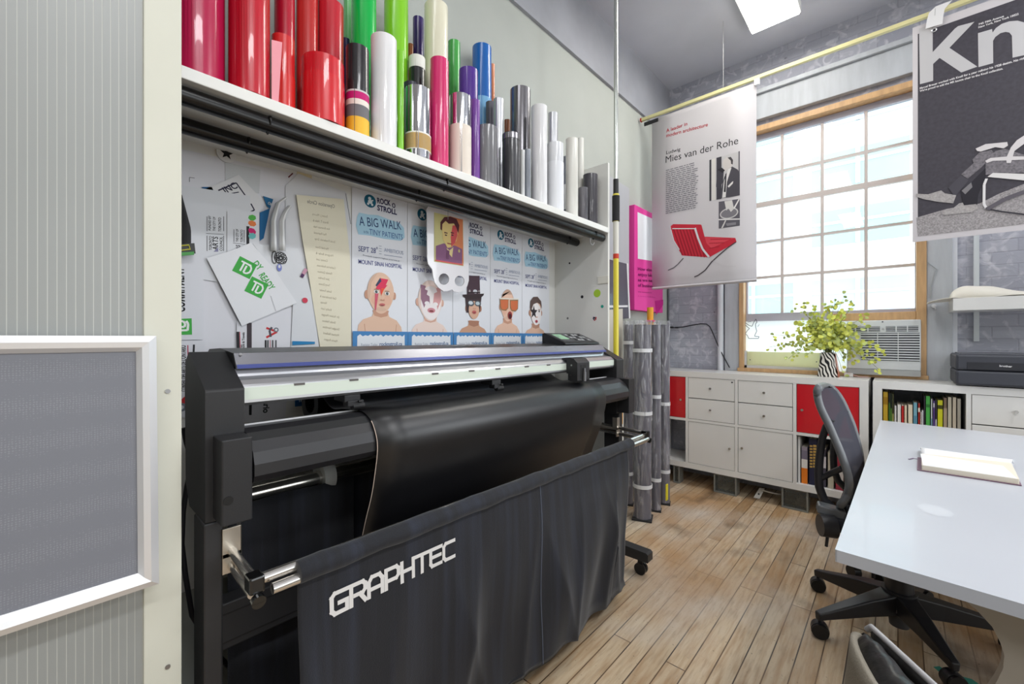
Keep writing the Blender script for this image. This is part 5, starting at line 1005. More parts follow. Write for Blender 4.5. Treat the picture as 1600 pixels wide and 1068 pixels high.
# huge letters
LG = mat('poster_letter', (184, 183, 186), .7)
f.pp([(1436, 45), (1457.3, 37), (1457.3, 81.5), (1492, 44.8), (1497, 41), (1522.5, 34.2), (1483.5, 74.8), (1527, 104.2), (1502, 113.3), (1468, 90.6), (1458, 100), (1458, 126.3), (1437.3, 131.7)], LG)
f.pp([(1528, 52), (1550, 45.6), (1550.8, 51), (1556, 44), (1565, 37.5), (1577, 33.5), (1590, 32.5), (1603, 36), (1610, 44), (1611, 84), (1582, 90.3), (1581, 56), (1577, 51), (1571, 50), (1563, 52), (1555, 58), (1551.5, 64), (1551.8, 98.7), (1528.8, 105)], LG); f.up()
ox = .565; zc = f.px(1528, 78)[1]+.03
for (cx_, r_) in ((ox, .0),): pass
f.ell(.62, .93, .085, .105, LG, 36); f.rect(.725, .84, .775, H_-.05, LG); f.rect(.80, .84, .85, H_-.05, LG); f.up(); f.ell(.62, .93, .042, .062, BKG, 30)
WT = (226, 224, 226)
f.tpx('745 Fifth Avenue', (1528.8, 40), (1568.5, 26.8), .0105, WT, .02); f.tpx('New York, New York 10022', (1528.8, 44.6), (1591.5, 23.4), .0105, WT, .02)
f.tpx('Marcel Breuer worked with Knoll for a year refining his 1928 design. No rights', (1437, 139.7), (1606, 91), .0115, WT, .02); f.tpx("We're proud to add the MR lounge chair to the Knoll collection.", (1437, 144), (1567, 108.7), .0115, WT, .02); f.up()
# seated legs, loafers and tubular chair
def C_(pts, c): f.pp([(1420+x/5.339, 180+y/5.339) for x, y in pts], c)
TR = mat('poster_tweed', (112, 108, 114), .7, var=.35, vscale=120); SH = mat('poster_suede', (160, 156, 156), .7, var=.2, vscale=120); DK = (40, 38, 46); SKN = (206, 202, 204)
C_([(640, 395), (720, 300), (800, 280), (961, 330), (1100, 330), (1100, 480), (961, 480), (700, 490), (636, 500)], TR); C_([(436, 494), (540, 400), (530, 370), (590, 310), (690, 290), (720, 330), (640, 400), (600, 440), (490, 530)], TR); f.up()
C_([(330, 605), (436, 500), (500, 540), (400, 660), (390, 690)], (72, 70, 78)); C_([(430, 630), (520, 560), (640, 440), (640, 520), (580, 660), (570, 745), (460, 750)], DK); C_([(440, 630), (520, 560), (530, 600), (470, 660)], (120, 118, 122)); f.up()
C_([(60, 655), (160, 660), (210, 645), (270, 628), (300, 652), (395, 668), (370, 735), (240, 722), (120, 700), (62, 680)], SH); C_([(272, 800), (370, 775), (420, 735), (450, 730), (460, 752), (560, 742), (575, 775), (520, 810), (300, 832), (274, 824)], SH); f.up()
C_([(636, 382), (680, 358), (830, 345), (961, 345), (961, 372), (700, 382), (650, 400)], SKN); C_([(556, 280), (640, 242), (820, 225), (826, 255), (790, 278), (720, 268), (600, 305), (570, 300)], SKN); C_([(815, 400), (810, 360), (850, 270), (900, 210), (961, 170), (1100, 100), (1100, 220), (961, 240), (880, 300), (865, 350), (850, 400)], SKN); f.up()
C_([(655, 515), (700, 482), (961, 490), (1100, 490), (1100, 548), (961, 545), (700, 520)], (214, 212, 212))
f.line([f.px(1420+x/5.339, 180+y/5.339) for x, y in ((648, 530), (628, 580), (626, 740), (645, 775))], .010, (216, 214, 216)); f.line([f.px(1420+x/5.339, 180+y/5.339) for x, y in ((640, 780), (780, 805), (961, 828), (1150, 850))], .007, (50, 48, 56)); f.line([f.px(1420+x/5.339, 180+y/5.339) for x, y in ((650, 785), (800, 700), (961, 640), (1100, 610))], .02, (92, 88, 96))
f.build('poster', t2)
ex, ez = f.px(1459.5, 47.5); gq = Vector((kx0+ex, YK-.0035, kz0+ez)); MB().sweep([(gq.x+.009*math.cos(a), gq.y, gq.z+.009*math.sin(a)) for a in (i*.5236 for i in range(12))], .003, 8, closed=True).build('eyelet', alum, t2)
MB().sweep([gq+Vector((0, 0, .008)), gq+Vector((.001, -.004, .03)), (gq.x+.003, YB-.0145, rz-.014), (gq.x+.004, YB-.0145, rz+.0145), (gq.x+.004, YB+.0145, rz+.0145), (gq.x+.004, YB+.0145, rz-.014), (gq.x+.001, YK+.004, gq.z+.02)], .0012, 6).build('tie_wire', mat('zinc_wire', (168, 168, 170), .35), t2)
q0 = [at(*p, Y=YB-.0145) for p in ((1446, 45), (1448.5, 30), (1451.5, 20), (1462, 10), (1478, 4), (1488, 0), (1476, 14), (1474, 25), (1472.5, 37))]
tag(MB().prism(q0, (0, .0012, 0)).build('paper_strip', ink((220, 220, 222), .5)), 'bent white paper strip folded over the rail above the black poster', 'strip')
# ================================================================== window-side things
YA = 3.86
ax0, ax1, az0, az1 = -.27, .112, .985, 1.343
pls = mat('cream_white_plastic', (214, 218, 220), .4); dk = mat('vent_dark', (74, 76, 82), .6); gp = mat('grey_plastic', (150, 154, 162), .4)
acn = thing('air_conditioner', ((ax0+ax1)/2, YA+.1, az0), 'white window air conditioner with slatted grille in the sash opening', 'air conditioner')
MB().box(ax0, ax1, YA, YW+.12, az0+.02, az1).build('casing', pls, acn, bev=.006); MB().box(ax0-.005, ax1, YA+.004, YW+.10, az0-.02, az0+.02).build('base_pan', gp, acn, bev=.003)
zA = lambda y: at(1380, y, Y=YA).z; xA = lambda x: at(x, 540, Y=YA).x
gx0, gx1, gz0, gz1 = xA(1345), xA(1437), zA(563), zA(520)
MB().box(gx0, gx1, YA-.0015, YA+.0, gz0, gz1).build('intake_recess', dk, acn); m_ = MB()
for k in range(11): z = gz0+(gz1-gz0)*(k+.5)/11; m_.box(gx0, gx1, YA-.006, YA-.001, z-.0035, z+.0035)
for k in (.30, .65): x = gx0+(gx1-gx0)*k; m_.box(x-.002, x+.002, YA-.007, YA-.001, gz0, gz1)
m_.build('intake_grille', pls, acn)
vx = [(xA(1300), xA(1376)), (xA(1383), xA(1436))]; vz0, vz1 = zA(518), zA(509.5)
m_ = MB(); m2_ = MB()
for a, c in vx:
    m_.box(a, c, YA-.0015, YA, vz0, vz1)
    for k in range(3): z = vz0+(vz1-vz0)*(k+.5)/3; m2_.box(a, c, YA-.006, YA-.001, z-.0022, z+.0022)
    n_ = 4 if c-a > .2 else 3
    for k in range(n_+1): x = a+(c-a)*k/n_; m2_.box(x-.003, x+.003, YA-.007, YA-.001, vz0, vz1)
m_.build('outlet_recess', dk, acn); m2_.build('outlet_vanes', pls, acn)
MB().cyl((xA(1379.5), YA, (vz0+vz1)/2), (xA(1379.5), YA-.004, (vz0+vz1)/2), .006, n=14).build('logo_disc', gp, acn)
MB().cyl((xA(1379), YA-.001, zA(502.5)), (xA(1379), YA+.001, zA(502.5)), .005, n=10).build('screw_hole', dk, acn)
# translucent filler sheet in the lower sash and its small fluted panel
fl, N, L, p = node_mat('milky_filler_sheet'); N.remove(p); d_ = N.new('ShaderNodeBsdfDiffuse'); d_.inputs[0].default_value = (.85, .86, .86, 1); tl = N.new('ShaderNodeBsdfTranslucent'); tl.inputs[0].default_value = (.93, .94, .93, 1); mx = N.new('ShaderNodeMixShader'); mx.inputs[0].default_value = .7; L.new(d_.outputs[0], mx.inputs[1]); L.new(tl.outputs[0], mx.inputs[2]); L.new(mx.outputs[0], N['Material Output'].inputs[0])
YFp = YW+.02
ft = thing('filler_panel', (-.62, YFp, .98), 'milky translucent sheet filling the lower sash beside the air conditioner', 'panel')
MB().box(WX0+.036, ax0-.006, YFp, YFp+.004, .974, 1.36).build('sheet', fl, ft)
f = Flat((-1, YFp-.001, 1.0), (1, 0, 0), (0, 0, 1), plane=dict(Y=YFp-.001), step=.0006)
dg = (96, 98, 112)
f.line([f.px(*p) for p in ((1160, 505), (1163, 502.5), (1170, 508), (1175, 509.5), (1178, 503), (1181, 498), (1183, 503), (1180.5, 506), (1181, 512), (1182.5, 517), (1180, 522), (1179, 525), (1186, 525.5), (1185, 528.5), (1170, 528.5), (1168, 524), (1164.5, 521), (1168, 516), (1171, 513), (1164, 507), (1160, 508))], .0045, dg); f.line([f.px(1168.5, 503), f.px(1174, 502)], .003, dg); f.line([f.px(1184, 510), f.px(1186.5, 506.5)], .003, dg); f.build('outline_doodle', ft)
flc = fl.copy(); flc.name = 'cream_fluted_sheet'; flc.node_tree.nodes['Diffuse BSDF'].inputs[0].default_value = (.8, .8, .62, 1); flc.node_tree.nodes['Translucent BSDF'].inputs[0].default_value = (.95, .93, .72, 1)
fp_ = thing('fluted_panel', (-.7, YFp-.02, 1.0), 'low fluted cream panel in a white frame at the foot of the window', 'panel')
p0, p1 = at(1167, 570, Y=YFp-.03), at(1281, 551, Y=YFp-.03)
m_ = MB().box(p0.x, p1.x, YFp-.03, YFp-.024, p0.z, p1.z); 
for k in range(60): x = p0.x+(p1.x-p0.x)*k/60; m_.box(x, x+.0025, YFp-.0325, YFp-.03, p0.z, p1.z)
m_.build('flutes', flc, fp_)
MB().box(p0.x-.03, p0.x, YFp-.036, YFp-.02, .974, p1.z+.006).box(p0.x-.03, p1.x+.01, YFp-.036, YFp-.02, .974, p0.z).box(p1.x, p1.x+.01, YFp-.036, YFp-.02, p0.z, p1.z).build('white_frame', pls, fp_)
for x in (p0.x+.025, p1.x-.02): MB().cyl((x, YFp-.0325, p0.z+.045), (x, YFp-.036, p0.z+.045), .004, n=10).build('screw', dk, fp_)
# vase and plant
vb = at(1294, 584, Z=.9452); vX, vY = at(1294, 560, Y=3.78).x, 3.78; vz = .9452
va = thing('vase', (vX, vY, vz), 'zebra striped square vase on the long white cabinet', 'vase')
zb, N, L, p = node_mat('zebra_glaze'); tc = N.new('ShaderNodeTexCoord'); mp = N.new('ShaderNodeMapping'); mp.inputs['Rotation'].default_value = (0, .5, 0); mp.inputs['Scale'].default_value = (1, .3, .7); L.new(tc.outputs['Object'], mp.inputs[0])
wv = N.new('ShaderNodeTexWave'); wv.inputs['Scale'].default_value = 17; wv.inputs['Distortion'].default_value = 11; wv.inputs['Detail'].default_value = 1; wv.inputs['Detail Scale'].default_value = .9; L.new(mp.outputs[0], wv.inputs['Vector'])
r = N.new('ShaderNodeValToRGB'); r.color_ramp.elements[0].position = .47; r.color_ramp.elements[1].position = .53; r.color_ramp.elements[0].color = lin((26, 24, 26)); r.color_ramp.elements[1].color = lin((226, 222, 214)); L.new(wv.outputs[0], r.inputs[0]); L.new(r.outputs[0], p.inputs['Base Color']); p.inputs['Roughness'].default_value = .2
H0 = .172; m_ = MB(); ns = 32
def sq(w, z):
    out = []
    for i in range(ns):
        a = 2*math.pi*i/ns; c, s_ = math.cos(a), math.sin(a); k = (abs(c)**5+abs(s_)**5)**(-1/5); out.append((vX+w*c*k, vY+w*s_*k, vz+z))
    return out
lv = [(.060, 0), (.061, .006), (.056, .05), (.050, .10), (.044, .14), (.040, .165), (.041, H0), (.036, H0), (.034, .12)]
m_.add([q for w_, z in lv for q in sq(w_, z)], [(k*ns+i, k*ns+(i+1) % ns, (k+1)*ns+(i+1) % ns, (k+1)*ns+i) for k in range(len(lv)-1) for i in range(ns)], True)
m_.build('body', zb, va, recalc=False); MB().add([q for q in sq(.060, .001)], [tuple(range(ns))]).build('base', zb, va)
m_ = MB(); m_.prism([(vX+.0625, vY-.055, vz), (vX+.0625, vY+.055, vz), (vX+.043, vY+.036, vz+.165), (vX+.043, vY-.036, vz+.165)], (.001, 0, .0)); m_.build('coral_side', mat('coral_glaze', (226, 130, 104), .25), va)
leafm = mat('yellow_green_leaf', (206, 212, 96), .45, var=.28, vscale=9); leaf2 = mat('pale_green_leaf', (186, 200, 118), .45, var=.2, vscale=9); stemm = mat('plant_stem', (128, 136, 82), .6)
pt = thing('leafy_plant', (vX, vY, vz+.02), 'trailing yellow-green leafy plant growing from the zebra vase', 'plant')
random.seed(21)
tips = [(1212, 523), (1202, 542), (1232, 560), (1245, 478), (1258, 472), (1292, 480), (1318, 466), (1334, 476), (1352, 496), (1346, 508), (1330, 523), (1318, 538), (1345, 548), (1368, 560), (1374, 578), (1320, 566), (1268, 492), (1248, 505), (1305, 470), (1285, 500), (1240, 540), (1270, 520), (1300, 520), (1260, 556), (1316, 580), (1300, 500), (1380, 545), (1310, 552), (1326, 560), (1262, 505), (1275, 505), (1295, 512), (1310, 512)]
st = MB(); lf = MB()
def leaf(c, r):
    c = Vector(c); c.y = min(c.y, YA-.025)
    if c.z < vz+.20 and math.hypot(c.x-vX, c.y-vY) < .09: return
    n_ = Vector((random.gauss(0, .5), -1, random.gauss(.2, .5))).normalized(); u, v = frame_of(n_); k = random.uniform(0, 6.28); u, v = u*math.cos(k)+v*math.sin(k), v*math.cos(k)-u*math.sin(k)
    ring = [Vector(c)+u*r*math.cos(a)*1.0+v*r*.82*math.sin(a)+n_*r*.22*math.cos(2*a) for a in (i*math.pi/4 for i in range(8))]
    lf.cur = random.random() < .35; lf.add([Vector(c)-n_*r*.1]+ring, [(0, i+1, (i+1) % 8+1) for i in range(8)], True)
for tx, ty in tips:
    e = at(tx, ty, Y=vY+random.uniform(-.09, .03)); s0 = Vector((vX+random.uniform(-.02, .02), vY+random.uniform(-.02, .02), vz+.10)); top = Vector((vX+(e.x-vX)*.35, (vY+e.y)/2, max(vz+.26, e.z*.45+(vz+.25)*.55)+random.uniform(0, .05)))
    path = [s0*(1-t)**3+(s0+Vector((0, 0, .14)))*3*t*(1-t)**2+top*3*t*t*(1-t)+e*t**3 for t in (i/12 for i in range(13))]
    st.sweep(path, [.0026-.0014*i/12 for i in range(13)], 5)
    for i in range(4, 13):
        for _ in range(3 if i > 6 else 2):
            leaf(path[i]+Vector((random.gauss(0, .018), random.gauss(0, .022), random.gauss(0, .016))), random.uniform(.008, .0175))
for _ in range(230):
    c_ = Vector((vX+random.gauss(-.01, .075), vY+random.gauss(-.01, .05), vz+.30+random.gauss(0, .055))); leaf(c_, random.uniform(.010, .019))
st.build('stems', stemm, pt); lf.build('foliage', [leafm, leaf2], pt, recalc=False)
tag(MB().sweep([(-.26, 3.85, .975), (-.235, 3.84, .960), (-.20, 3.83, .9505), (-.15, 3.84, .9505)], .0035, 6).build('power_cord', mat('pink_cord', (214, 176, 168), .5)), 'short pale pink power cord under the air conditioner', 'cord')
tag(MB().box(-.285, -.235, 3.835, 3.87, .9455, .972).build('plug', ink((232, 232, 232), .4), bev=.004), 'white plug lying under the corner of the air conditioner', 'plug')
# black lead on the brick
cbk = mat('black_cable', (34, 34, 40), .5); Yc = YW-.012
tag(MB().sweep([at(x, y, Y=Yc-(.03 if x > 1112 else 0)) for x, y in ((1046, 511), (1056, 511.5), (1068, 510.5), (1082, 507.5), (1095, 505.5), (1104, 506), (1109, 510), (1113, 518), (1120, 535), (1128, 552), (1140, 574))], .0045, 8).cyl(at(1046, 511, Y=Yc), at(1052, 511.3, Y=Yc), .008, n=10).cyl(at(1055, 511.4, Y=Yc), at(1060, 511.4, Y=Yc), .007, n=10).build('cable', cbk), 'black cable running across the brick wall and down behind the cabinet', 'cable')
# ------------------------------------------------------------------ shelf by the window, its standards and cloth
YS0 = 3.56
stdm = mat('white_shelf_standard', (206, 212, 216), .4)
for x, lab in ((.365, 'white slotted wall standard behind the shelf with folded cloth'),):
    m_ = MB().box(x-.012, x+.012, YW-.016, YW, 1.20, 2.25); o = m_.build('wall_standard', stdm); tag(o, lab, 'standard')
sh = thing('wall_shelf', (.8, 3.75, 1.42), 'white wall shelf with thick front edge beside the window', 'shelf')
s0 = at(1489, 482, Y=YS0+.06)
MB().box(s0.x, 1.6, YS0+.06, YW-.017, s0.z-.012, at(1489, 466, Y=YS0+.06).z).build('board', cw, sh, bev=.002)
zt = at(1489, 466, Y=YS0+.06).z
cl2 = mat('cream_cloth', (222, 218, 208), .85, bump=.2, bscale=80)
t = thing('folded_cloth', (.5, 3.7, zt), 'cream cloth bundle lying in soft folds on the wall shelf', 'cloth')
MB().grid(lambda u, v: (s0.x-.004+.72*u, YS0+.12+.22*v, zt+.004+(.15*math.sin(math.pi*min(1, u*1.02))**.5*(.6+.4*math.sin(10*u+1))+.012*math.sin(22*u+3*v))*math.sin(math.pi*v)**.45), 60, 16).build('bundle', cl2, t, thick=.004)
MB().grid(lambda u, v: (at(1450, 469, Y=YS0+.1).x+(s0.x+.30-at(1450, 469, Y=YS0+.1).x)*u, YS0+.062+.25*v, zt+.003+.004*math.sin(9*u+2*v)-.02*(1-min(1, u*3))**2), 24, 6).build('flap', cl2, t, thick=.003)
hk_ = at(1459, 478, Y=YW-.032); t = thing('wall_hook', hk_, 'small round white hook on the grey post under the cloth corner', 'hook')
MB().cyl(hk_, hk_+Vector((0, -.012, 0)), .012, n=18).build('disc', ink((216, 218, 220), .3), t); MB().sweep([hk_+Vector((.004, -.012, .004)), hk_+Vector((.006, -.02, -.012)), hk_+Vector((.008, -.024, -.024)), hk_+Vector((.008, -.03, -.02))], .003, 6).build('prong', ink((200, 202, 204), .3), t)
tag(MB().sweep([at(x, y, Y=YW-.034) for x, y in ((1449, 409), (1458, 416), (1465, 421), (1460, 430), (1455, 445), (1455, 466))], .002, 5).build('thin_wire', mat('grey_wire', (170, 176, 180), .5)), 'thin grey wire bent down the post beside the window', 'wire')
# ------------------------------------------------------------------ laser printer
pr = mat('graphite_plastic', (62, 64, 72), .45, bump=.05, bscale=900); prd = mat('graphite_dark', (40, 41, 47), .5)
PY = 3.535; pz = .9452; px0 = at(1493, 600, Y=PY).x; px1 = px0+.40
prn = thing('printer', ((px0+px1)/2, PY+.18, pz), 'dark graphite laser printer on the white cabinet beside the books', 'printer')
zp = lambda y: at(1500, y, Y=PY).z
MB().box(px0, px1, PY, YW-.06, pz+.006, zp(578)).build('lower_body', pr, prn, bev=.012); MB().box(px0, px1, PY, YW-.06, zp(577.4), zp(553)).build('upper_body', pr, prn, bev=.012)
MB().box(px0+.02, px1-.02, PY+.03, YW-.09, zp(553)-.001, zp(553)+.006).build('top_lid', mat('graphite_light', (92, 94, 102), .4), prn, bev=.003)
MB().box(at(1511, 570, Y=PY-.002).x, px1-.06, PY-.003, PY+.001, zp(576), zp(565)).build('manual_slot', prd, prn, bev=.001)
MB().box(at(1531, 590, Y=PY-.002).x, px1-.05, PY-.003, PY+.001, pz+.008, zp(598.5)).build('paper_tray', prd, prn, bev=.001)
f = Flat(at(1561, 573.5, Y=PY-.0035), (1, 0, 0), (0, 0, 1), plane=dict(Y=PY-.0035), step=.0004); f.tpx('brother', (1561.5, 572.5), (1581.5, 573.8), .0105, (212, 212, 214), .03); f.build('brand_lettering', prn)
MB().box(px0+.02, px0+.06, PY+.03, PY+.06, pz, pz+.006).box(px1-.06, px1-.02, PY+.03, PY+.06, pz, pz+.006).box(px0+.02, px0+.06, PY+.25, PY+.28, pz, pz+.006).build('feet', prd, prn)
# ================================================================== desk
dm = mat('white_desk_laminate', (186, 189, 196), .34, var=.012, vscale=3, coat=.1); lg = mat('beige_grey_steel', (178, 171, 160), .42, var=.02)
ds = thing('desk', (.6, 2.2, 0), 'large white table with a curved beige-grey leg', 'desk')
A_, B_, C2, D_ = Vector((-.108, 1.232, .73)), Vector((-.076, 3.358, .73)), Vector((1.42, 3.20, .73)), Vector((1.42, 1.125, .73))
MB().prism([A_, D_, C2, B_], (0, 0, -.028)).build('tabletop', dm, ds, bev=.004)
f = Flat((0, 0, .7302), (1, 0, 0), (0, 1, 0), plane=dict(Z=.7303), step=.00015); f.pp([(1432, 789), (1445, 786), (1465, 790), (1485, 798), (1491, 803), (1486, 807), (1465, 806), (1443, 799)], mat('worn_patch', (194, 197, 203), .5)); f.build('worn_patch', ds)
def leg(Y):
    L_ = [at(*p, Y=1.4) for p in ((1470, 909), (1497, 927), (1525, 949), (1549, 975), (1562, 1000), (1568, 1020), (1566, 1040), (1556, 1060), (1545, 1076))]
    L_ = [(q.x, q.z) for q in L_]; L_[0] = (.02, .70)
    lo = [(.09, .36), (.03, .2), (-.02, .06), (-.02, .0)]
    left = L_+lo; right = [(.70-x, z) for x, z in left][::-1]
    hole = [Vector((x, Y, z)) for x, z in ((.196, .585), (.23, .66), (.47, .66), (.504, .585), (.35, .54))]
    MB().prism([(x, Y, z) for x, z in left]+[(x, Y, z) for x, z in right], (0, .03, 0), [hole]).build('leg', lg, ds, bev=.004)
leg(1.39); leg(3.0); MB().box(.33, .37, 1.42, 3.0, .62, .68).build('stretcher', lg, ds)
# notebook
nt = thing('notebook', at(1515, 730, Z=.731), 'open pale notebook with a purple ribbon on the white table', 'notebook')
P0, P1, P2, P3 = at(1440, 735, Z=.7306), at(1593, 758, Z=.7306), at(1580, 731, Z=.7306), at(1440, 716, Z=.7306); E1, E2 = at(1438, 704, Z=.7306), at(1584, 727, Z=.7306)
pg = mat('ruled_paper', (224, 224, 226), .75, var=.03); up_ = Vector((0, 0, 1))
MB().prism([P0-Vector((.012, .006, 0)), P1+Vector((.004, -.006, 0)), P2+Vector((.004, .002, 0)), P3+Vector((-.012, .002, 0))], up_*.003).build('cover', mat('plum_cover', (120, 92, 108), .6), nt)
MB().prism([P0+up_*.0032, P1+up_*.0032, P2+up_*.0032, P3+up_*.0032], up_*.017).build('page_block', mat('page_edges', (214, 206, 190), .8), nt, bev=.003)
f = Flat(P0+up_*.0205, (P1-P0), (P3-P0)-(P1-P0)*((P3-P0).dot(P1-P0)/(P1-P0).length_squared), step=.0002); Wn, Hn = (P1-P0).length, (P3-P0).length
f.poly([(.004, .004), (Wn-.004, .004), (Wn-.012, Hn*.86), (.004, Hn*.96)], pg); f.up()
for k in range(11): y = .008+k*Hn*.075; f.line([(.008, y), (Wn-.018, y*.985)], .0008, (196, 200, 206))
f.build('right_page', nt)
m_ = MB(); m_.grid(lambda u, v: P3.lerp(P2, u).lerp(E1.lerp(E2, u), v)*1+up_*(.004+.022*math.sin(math.pi*(.12+.80*v))), 14, 10); m_.build('turned_pages', pg, nt, thick=.003)
rb = [at(x, y, Z=.7325) for x, y in ((1441, 716), (1434, 717), (1427, 715.5), (1420, 717))]; MB().sweep(rb, .002, 5, flat=(1.6, .5)).build('ribbon', mat('plum_ribbon', (110, 84, 120), .6), nt)
# ------------------------------------------------------------------ office chair
cm = mat('chair_black_plastic', (40, 40, 44), .36, spec=.5); cmf = mat('chair_frame_grey', (98, 101, 105), .3, spec=.6)
mm, N, L, p = node_mat('chair_mesh'); N.remove(p); tr = N.new('ShaderNodeBsdfTransparent'); d_ = N.new('ShaderNodeBsdfDiffuse'); d_.inputs[0].default_value = (.065, .065, .08, 1); mx = N.new('ShaderNodeMixShader'); mx.inputs[0].default_value = .94; L.new(tr.outputs[0], mx.inputs[1]); L.new(d_.outputs[0], mx.inputs[2]); L.new(mx.outputs[0], N['Material Output'].inputs[0])
hub = at(1405, 925, Z=.165); hx, hy = hub.x, hub.y
oc = thing('office_chair', (hx, hy, 0), 'black mesh-back office chair on casters tucked under the white table', 'chair')
Yn, Yf = 2.17, 2.60
near = [at(x, y, Y=Yn) for x, y in ((1279, 606), (1277, 615), (1280, 630), (1286, 645), (1294, 661), (1303, 682), (1313, 706), (1322, 732), (1327, 755), (1324, 774), (1314, 788))]
far = [at(x, y, Y=Yf) for x, y in ((1290, 602), (1302, 608), (1314, 624), (1324, 645), (1332, 665), (1339, 690), (1344, 712), (1345, 735), (1341, 755), (1333, 770), (1320, 782))]
loop = near+far[::-1]
def smooth(P_, k=4, closed=True):
    n_ = len(P_); out = []
    for i in range(n_):
        a, b_, c, d = (P_[(i+j-1) % n_] for j in range(4))
        for j in range(k): t = j/k; out.append(.5*((2*b_)+(c-a)*t+(2*a-5*b_+4*c-d)*t*t+(3*b_-a-3*c+d)*t**3))
    return out
bk = MB().sweep(smooth(loop), .0145, 12, closed=True, flat=(1, 1.25)).build('back_frame', cmf, oc)
MB().grid(lambda u, v: near[min(10, int(v*10))].lerp(near[min(10, int(v*10)+1)], v*10-int(v*10)).lerp(far[min(10, int(v*10))].lerp(far[min(10, int(v*10)+1)], v*10-int(v*10)), u)+Vector((.035*math.sin(math.pi*u), 0, 0)), 14, 40).build('mesh', mm, bk, recalc=False)
ym = 2.22
yoke = [at(x, y, Y=ym) for x, y in ((1300, 655), (1291, 666), (1285, 684), (1281, 710), (1279, 738), (1280, 760), (1287, 780), (1300, 793))]
MB().sweep(yoke, [.013, .014, .014, .015, .016, .016, .017, .018], 10).build('back_support', cm, oc)
MB().sweep([at(1282, 747, Y=ym), at(1298, 739, Y=ym), at(1316, 731, Y=Yn)], .012, 10).build('back_support', cm, oc)
yoke2 = [v_+Vector((.02, .34, 0)) for v_ in yoke]; MB().sweep(yoke2, .015, 10).build('back_support', cm, oc)
sz = .47
MB().grid(lambda u, v: (-.19+.48*u, 2.13+.48*v+.0*u, sz+.02*math.sin(math.pi*u)*math.sin(math.pi*v)-.05*max(0, u-.85)/.15), 14, 12).build('seat', mat('seat_fabric', (44, 46, 54), .85, bump=.3, bscale=400), oc, thick=.05)
MB().box(hx-.16, hx+.12, hy-.12, hy+.12, .375, .43).build('mechanism', cm, oc, bev=.01)
kq = at(1296, 822, Y=2.12); MB().cyl(kq+Vector((-.03, -.012, 0)), kq+Vector((.016, .012, 0)), .042, .044, 28).build('tension_knob', cm, oc, bev=.004)
MB().sweep([kq+Vector((.0, .02, -.02)), at(1293, 838, Y=2.12), at(1291, 853, Y=2.12)], .006, 8).build('lever', cm, oc)
MB().obox(at(1298, 797, Y=2.17), (1, .2, -.15), (-.2, 1, 0), (.15, 0, 1), .045, .03, .018).build('bracket', cmf, oc, bev=.006)
MB().sweep([at(1305, 797, Y=2.2), Vector((-.12, 2.3, .42)), Vector((-.05, 2.37, .40))], .02, 8).build('back_stem', cm, oc)
MB().cyl((hx, hy, .10), (hx, hy, .178), .056, .058, 28).build('base_hub', cm, oc); MB().cyl((hx, hy, .178), (hx, hy, .32), .047, .044, 24).cyl((hx, hy, .32), (hx, hy, .38), .024, n=18).build('gas_lift', cm, oc); MB().cyl((hx, hy, .03), (hx, hy, .10), .032, .038, 20).build('hub_foot', mat('hub_grey', (62, 62, 64), .5), oc)
for (px_, py_) in ((1278, 912), (1281, 982), (1490, 1062), (1590, 1005), (1446, 925)):
    w_ = at(px_, py_, Z=.03); d2 = Vector((w_.x-hx, w_.y-hy, 0)); n2_ = d2.normalized(); 
    if d2.length > .36: w_ = Vector((hx, hy, .03))+n2_*.36; d2 = n2_*.36
    s_ = Vector((-n2_.y, n2_.x, 0)); m_ = MB(); h0 = Vector((hx, hy, 0))
    ring = lambda k, wd, z0_, z1_: [h0+n2_*k+s_*wd+up_*z1_, h0+n2_*k-s_*wd+up_*z1_, h0+n2_*k-s_*wd*.75+up_*z0_, h0+n2_*k+s_*wd*.75+up_*z0_]
    R_ = [ring(.03, .040, .085, .175), ring(.14, .028, .080, .152), ring(d2.length-.02, .018, .070, .106), ring(d2.length+.012, .015, .066, .098)]
    m_.add([q for r_ in R_ for q in r_], [(4*k+i, 4*k+(i+1) % 4, 4*k+4+(i+1) % 4, 4*k+4+i) for k in range(3) for i in range(4)]+[(12, 13, 14, 15), (0, 1, 2, 3)])
    ar = m_.build('base_arm', cm, oc, bev=.006)
    tt = Vector((n2_.x*.4+.5, n2_.y*.4-.8, 0)).normalized(); c0 = Vector((w_.x, w_.y, .029))
    cs = MB().cyl(c0-tt*.024, c0-tt*.006, .029, n=24).cyl(c0+tt*.006, c0+tt*.024, .029, n=24).build('caster', mat('caster_black', (22, 22, 24), .4), oc, bev=.003)
    MB().cyl(c0-tt*.014, c0+tt*.014, .031, n=24).cyl(c0+up_*.03, c0+up_*.05, .007, n=10).build('hood', cm, cs)
# a second pair of casters seen beyond the near edge of the table
dl = thing('caster_dolly', (-.06, 2.85, 0), 'low black dolly under the table showing two round casters', 'dolly')
for px_, py_ in ((1334, 896), (1376, 904)):
    c0 = at(px_, py_-4, Z=.03); MB().cyl(c0+Vector((-.012, -.012, 0)), c0+Vector((.012, .012, 0)), .03, n=24).build('caster', mat('caster_black', (22, 22, 24), .4), dl, bev=.003)
MB().box(-.20, -.05, 2.72, 2.9, .17, .19).cyl((-.17, 2.78, .03), (-.15, 2.8, .17), .008).cyl((-.09, 2.76, .03), (-.09, 2.8, .17), .008).build('platform', cm, dl, bev=.004)
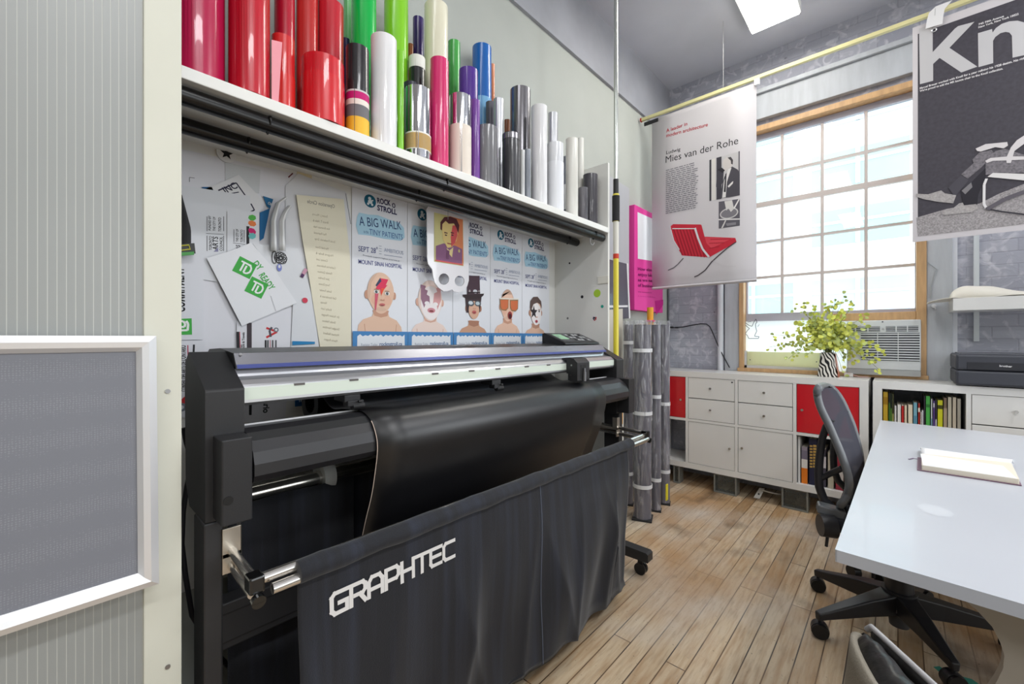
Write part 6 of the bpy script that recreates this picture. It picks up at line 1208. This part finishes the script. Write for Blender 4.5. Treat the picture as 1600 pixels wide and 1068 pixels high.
# ------------------------------------------------------------------ padded chair at the near edge of the table
P_t = at(1355, 970, Z=.70); R1 = at(1460, 1067, Z=.70); S0 = at(1351, 984, Z=.685); S1 = at(1408, 1068, Z=.685)
P_t.z = R1.z = S0.z = S1.z = 0
dd = (R1-P_t).normalized(); nn = Vector((-dd.y, dd.x, 0)); nn = nn if nn.y < 0 else -nn
ds_ = (S1-S0).normalized(); SL = .44
def rimp(u): return P_t+dd*SL*u-nn*.05*math.sin(math.pi*u)*0
def shp(u): return S0.lerp(rimp(u)+nn*.075, min(1, u*3.2)) if u < .3125 else rimp(u)+nn*.075
gc = thing('armchair', rimp(.5)-nn*.2, 'beige shell chair with black leather pad and pale piping at the near table corner', 'chair')
bs_ = mat('beige_shell_fabric', (128, 121, 108), .75, bump=.3, bscale=300); lt_ = mat('black_wrinkled_leather', (26, 24, 24), .38, bump=.55, bscale=38, spec=.5); pp_ = mat('silver_piping', (160, 158, 160), .4)
MB().grid(lambda u, v: shp(u)+nn*(.004+.02*(1-v)+.01*math.sin(math.pi*v))-dd*.012*(1-v)*(u-.5)+up_*(.30+.388*v-.012*(1-u)**8*v), 30, 16).build('back_shell', bs_, gc, thick=.010)
def pad(u, v):
    a, b_ = shp(u)-nn*.004, rimp(u)+nn*.008; h = math.sin(math.pi*v); return a.lerp(b_, v)+up_*(.672+.020*h*min(1, u*6)+.006*v+.0015*math.sin(70*u+6*v)-.03*max(0, v-.72)/.28*min(1, u*5))
MB().grid(pad, 60, 12).build('leather_pad', lt_, gc, thick=.006)
MB().grid(lambda u, v: rimp(u)-nn*.010+up_*(.36+.325*v), 30, 8).build('inner_back', lt_, gc, thick=.008)
MB().sweep([rimp(i/40)+up_*(.697-(.012 if i == 0 else 0)) for i in range(41)], .005, 10).build('piping', pp_, gc)
MB().grid(lambda u, v: rimp(.08+.84*u)-nn*(.045+.36*v)+up_*(.375+.02*math.sin(math.pi*u)*math.sin(math.pi*v)), 12, 12).build('seat', lt_, gc, thick=.05)
cc = rimp(.5)-nn*.22
MB().cyl(cc+up_*.02, cc+up_*.35, .022, n=16).cyl(cc, cc+up_*.02, .19, .18, 36).build('pedestal', mat('chrome_pedestal', (190, 190, 192), .2, metal=.9), gc)
MB().prism([rimp(.38)+nn*.02+up_*.33, rimp(.62)+nn*.02+up_*.33, cc+dd*.06+up_*.345, cc-dd*.06+up_*.345], up_*.012).build('seat_brace', cm, gc)
# turquoise paint stain and chalky patches on the boards
f = Flat((0, 0, 0), (1, 0, 0), (0, 1, 0), plane=dict(Z=.0004), step=.0002); f.pp([(1458, 1041), (1468, 1040), (1484, 1051), (1488, 1058), (1472, 1053)], (60, 140, 124)); f.pp([(1502, 1056), (1518, 1060), (1530, 1068), (1512, 1070), (1500, 1064)], (66, 150, 134)); o = f.build('paint_stain'); tag(o, 'turquoise paint stain on the floorboards under the office chair', 'stain')
# black leads behind the plotter leg
tag(MB().sweep([at(x, y, X=-1.36) for x, y in ((287, 668), (291, 690), (300, 720), (292, 760), (286, 800), (284, 850), (290, 900), (300, 960), (330, 1010), (360, 1044))], .006, 8).build('power_cord', cbk), 'black power cord hanging behind the plotter leg', 'cord')
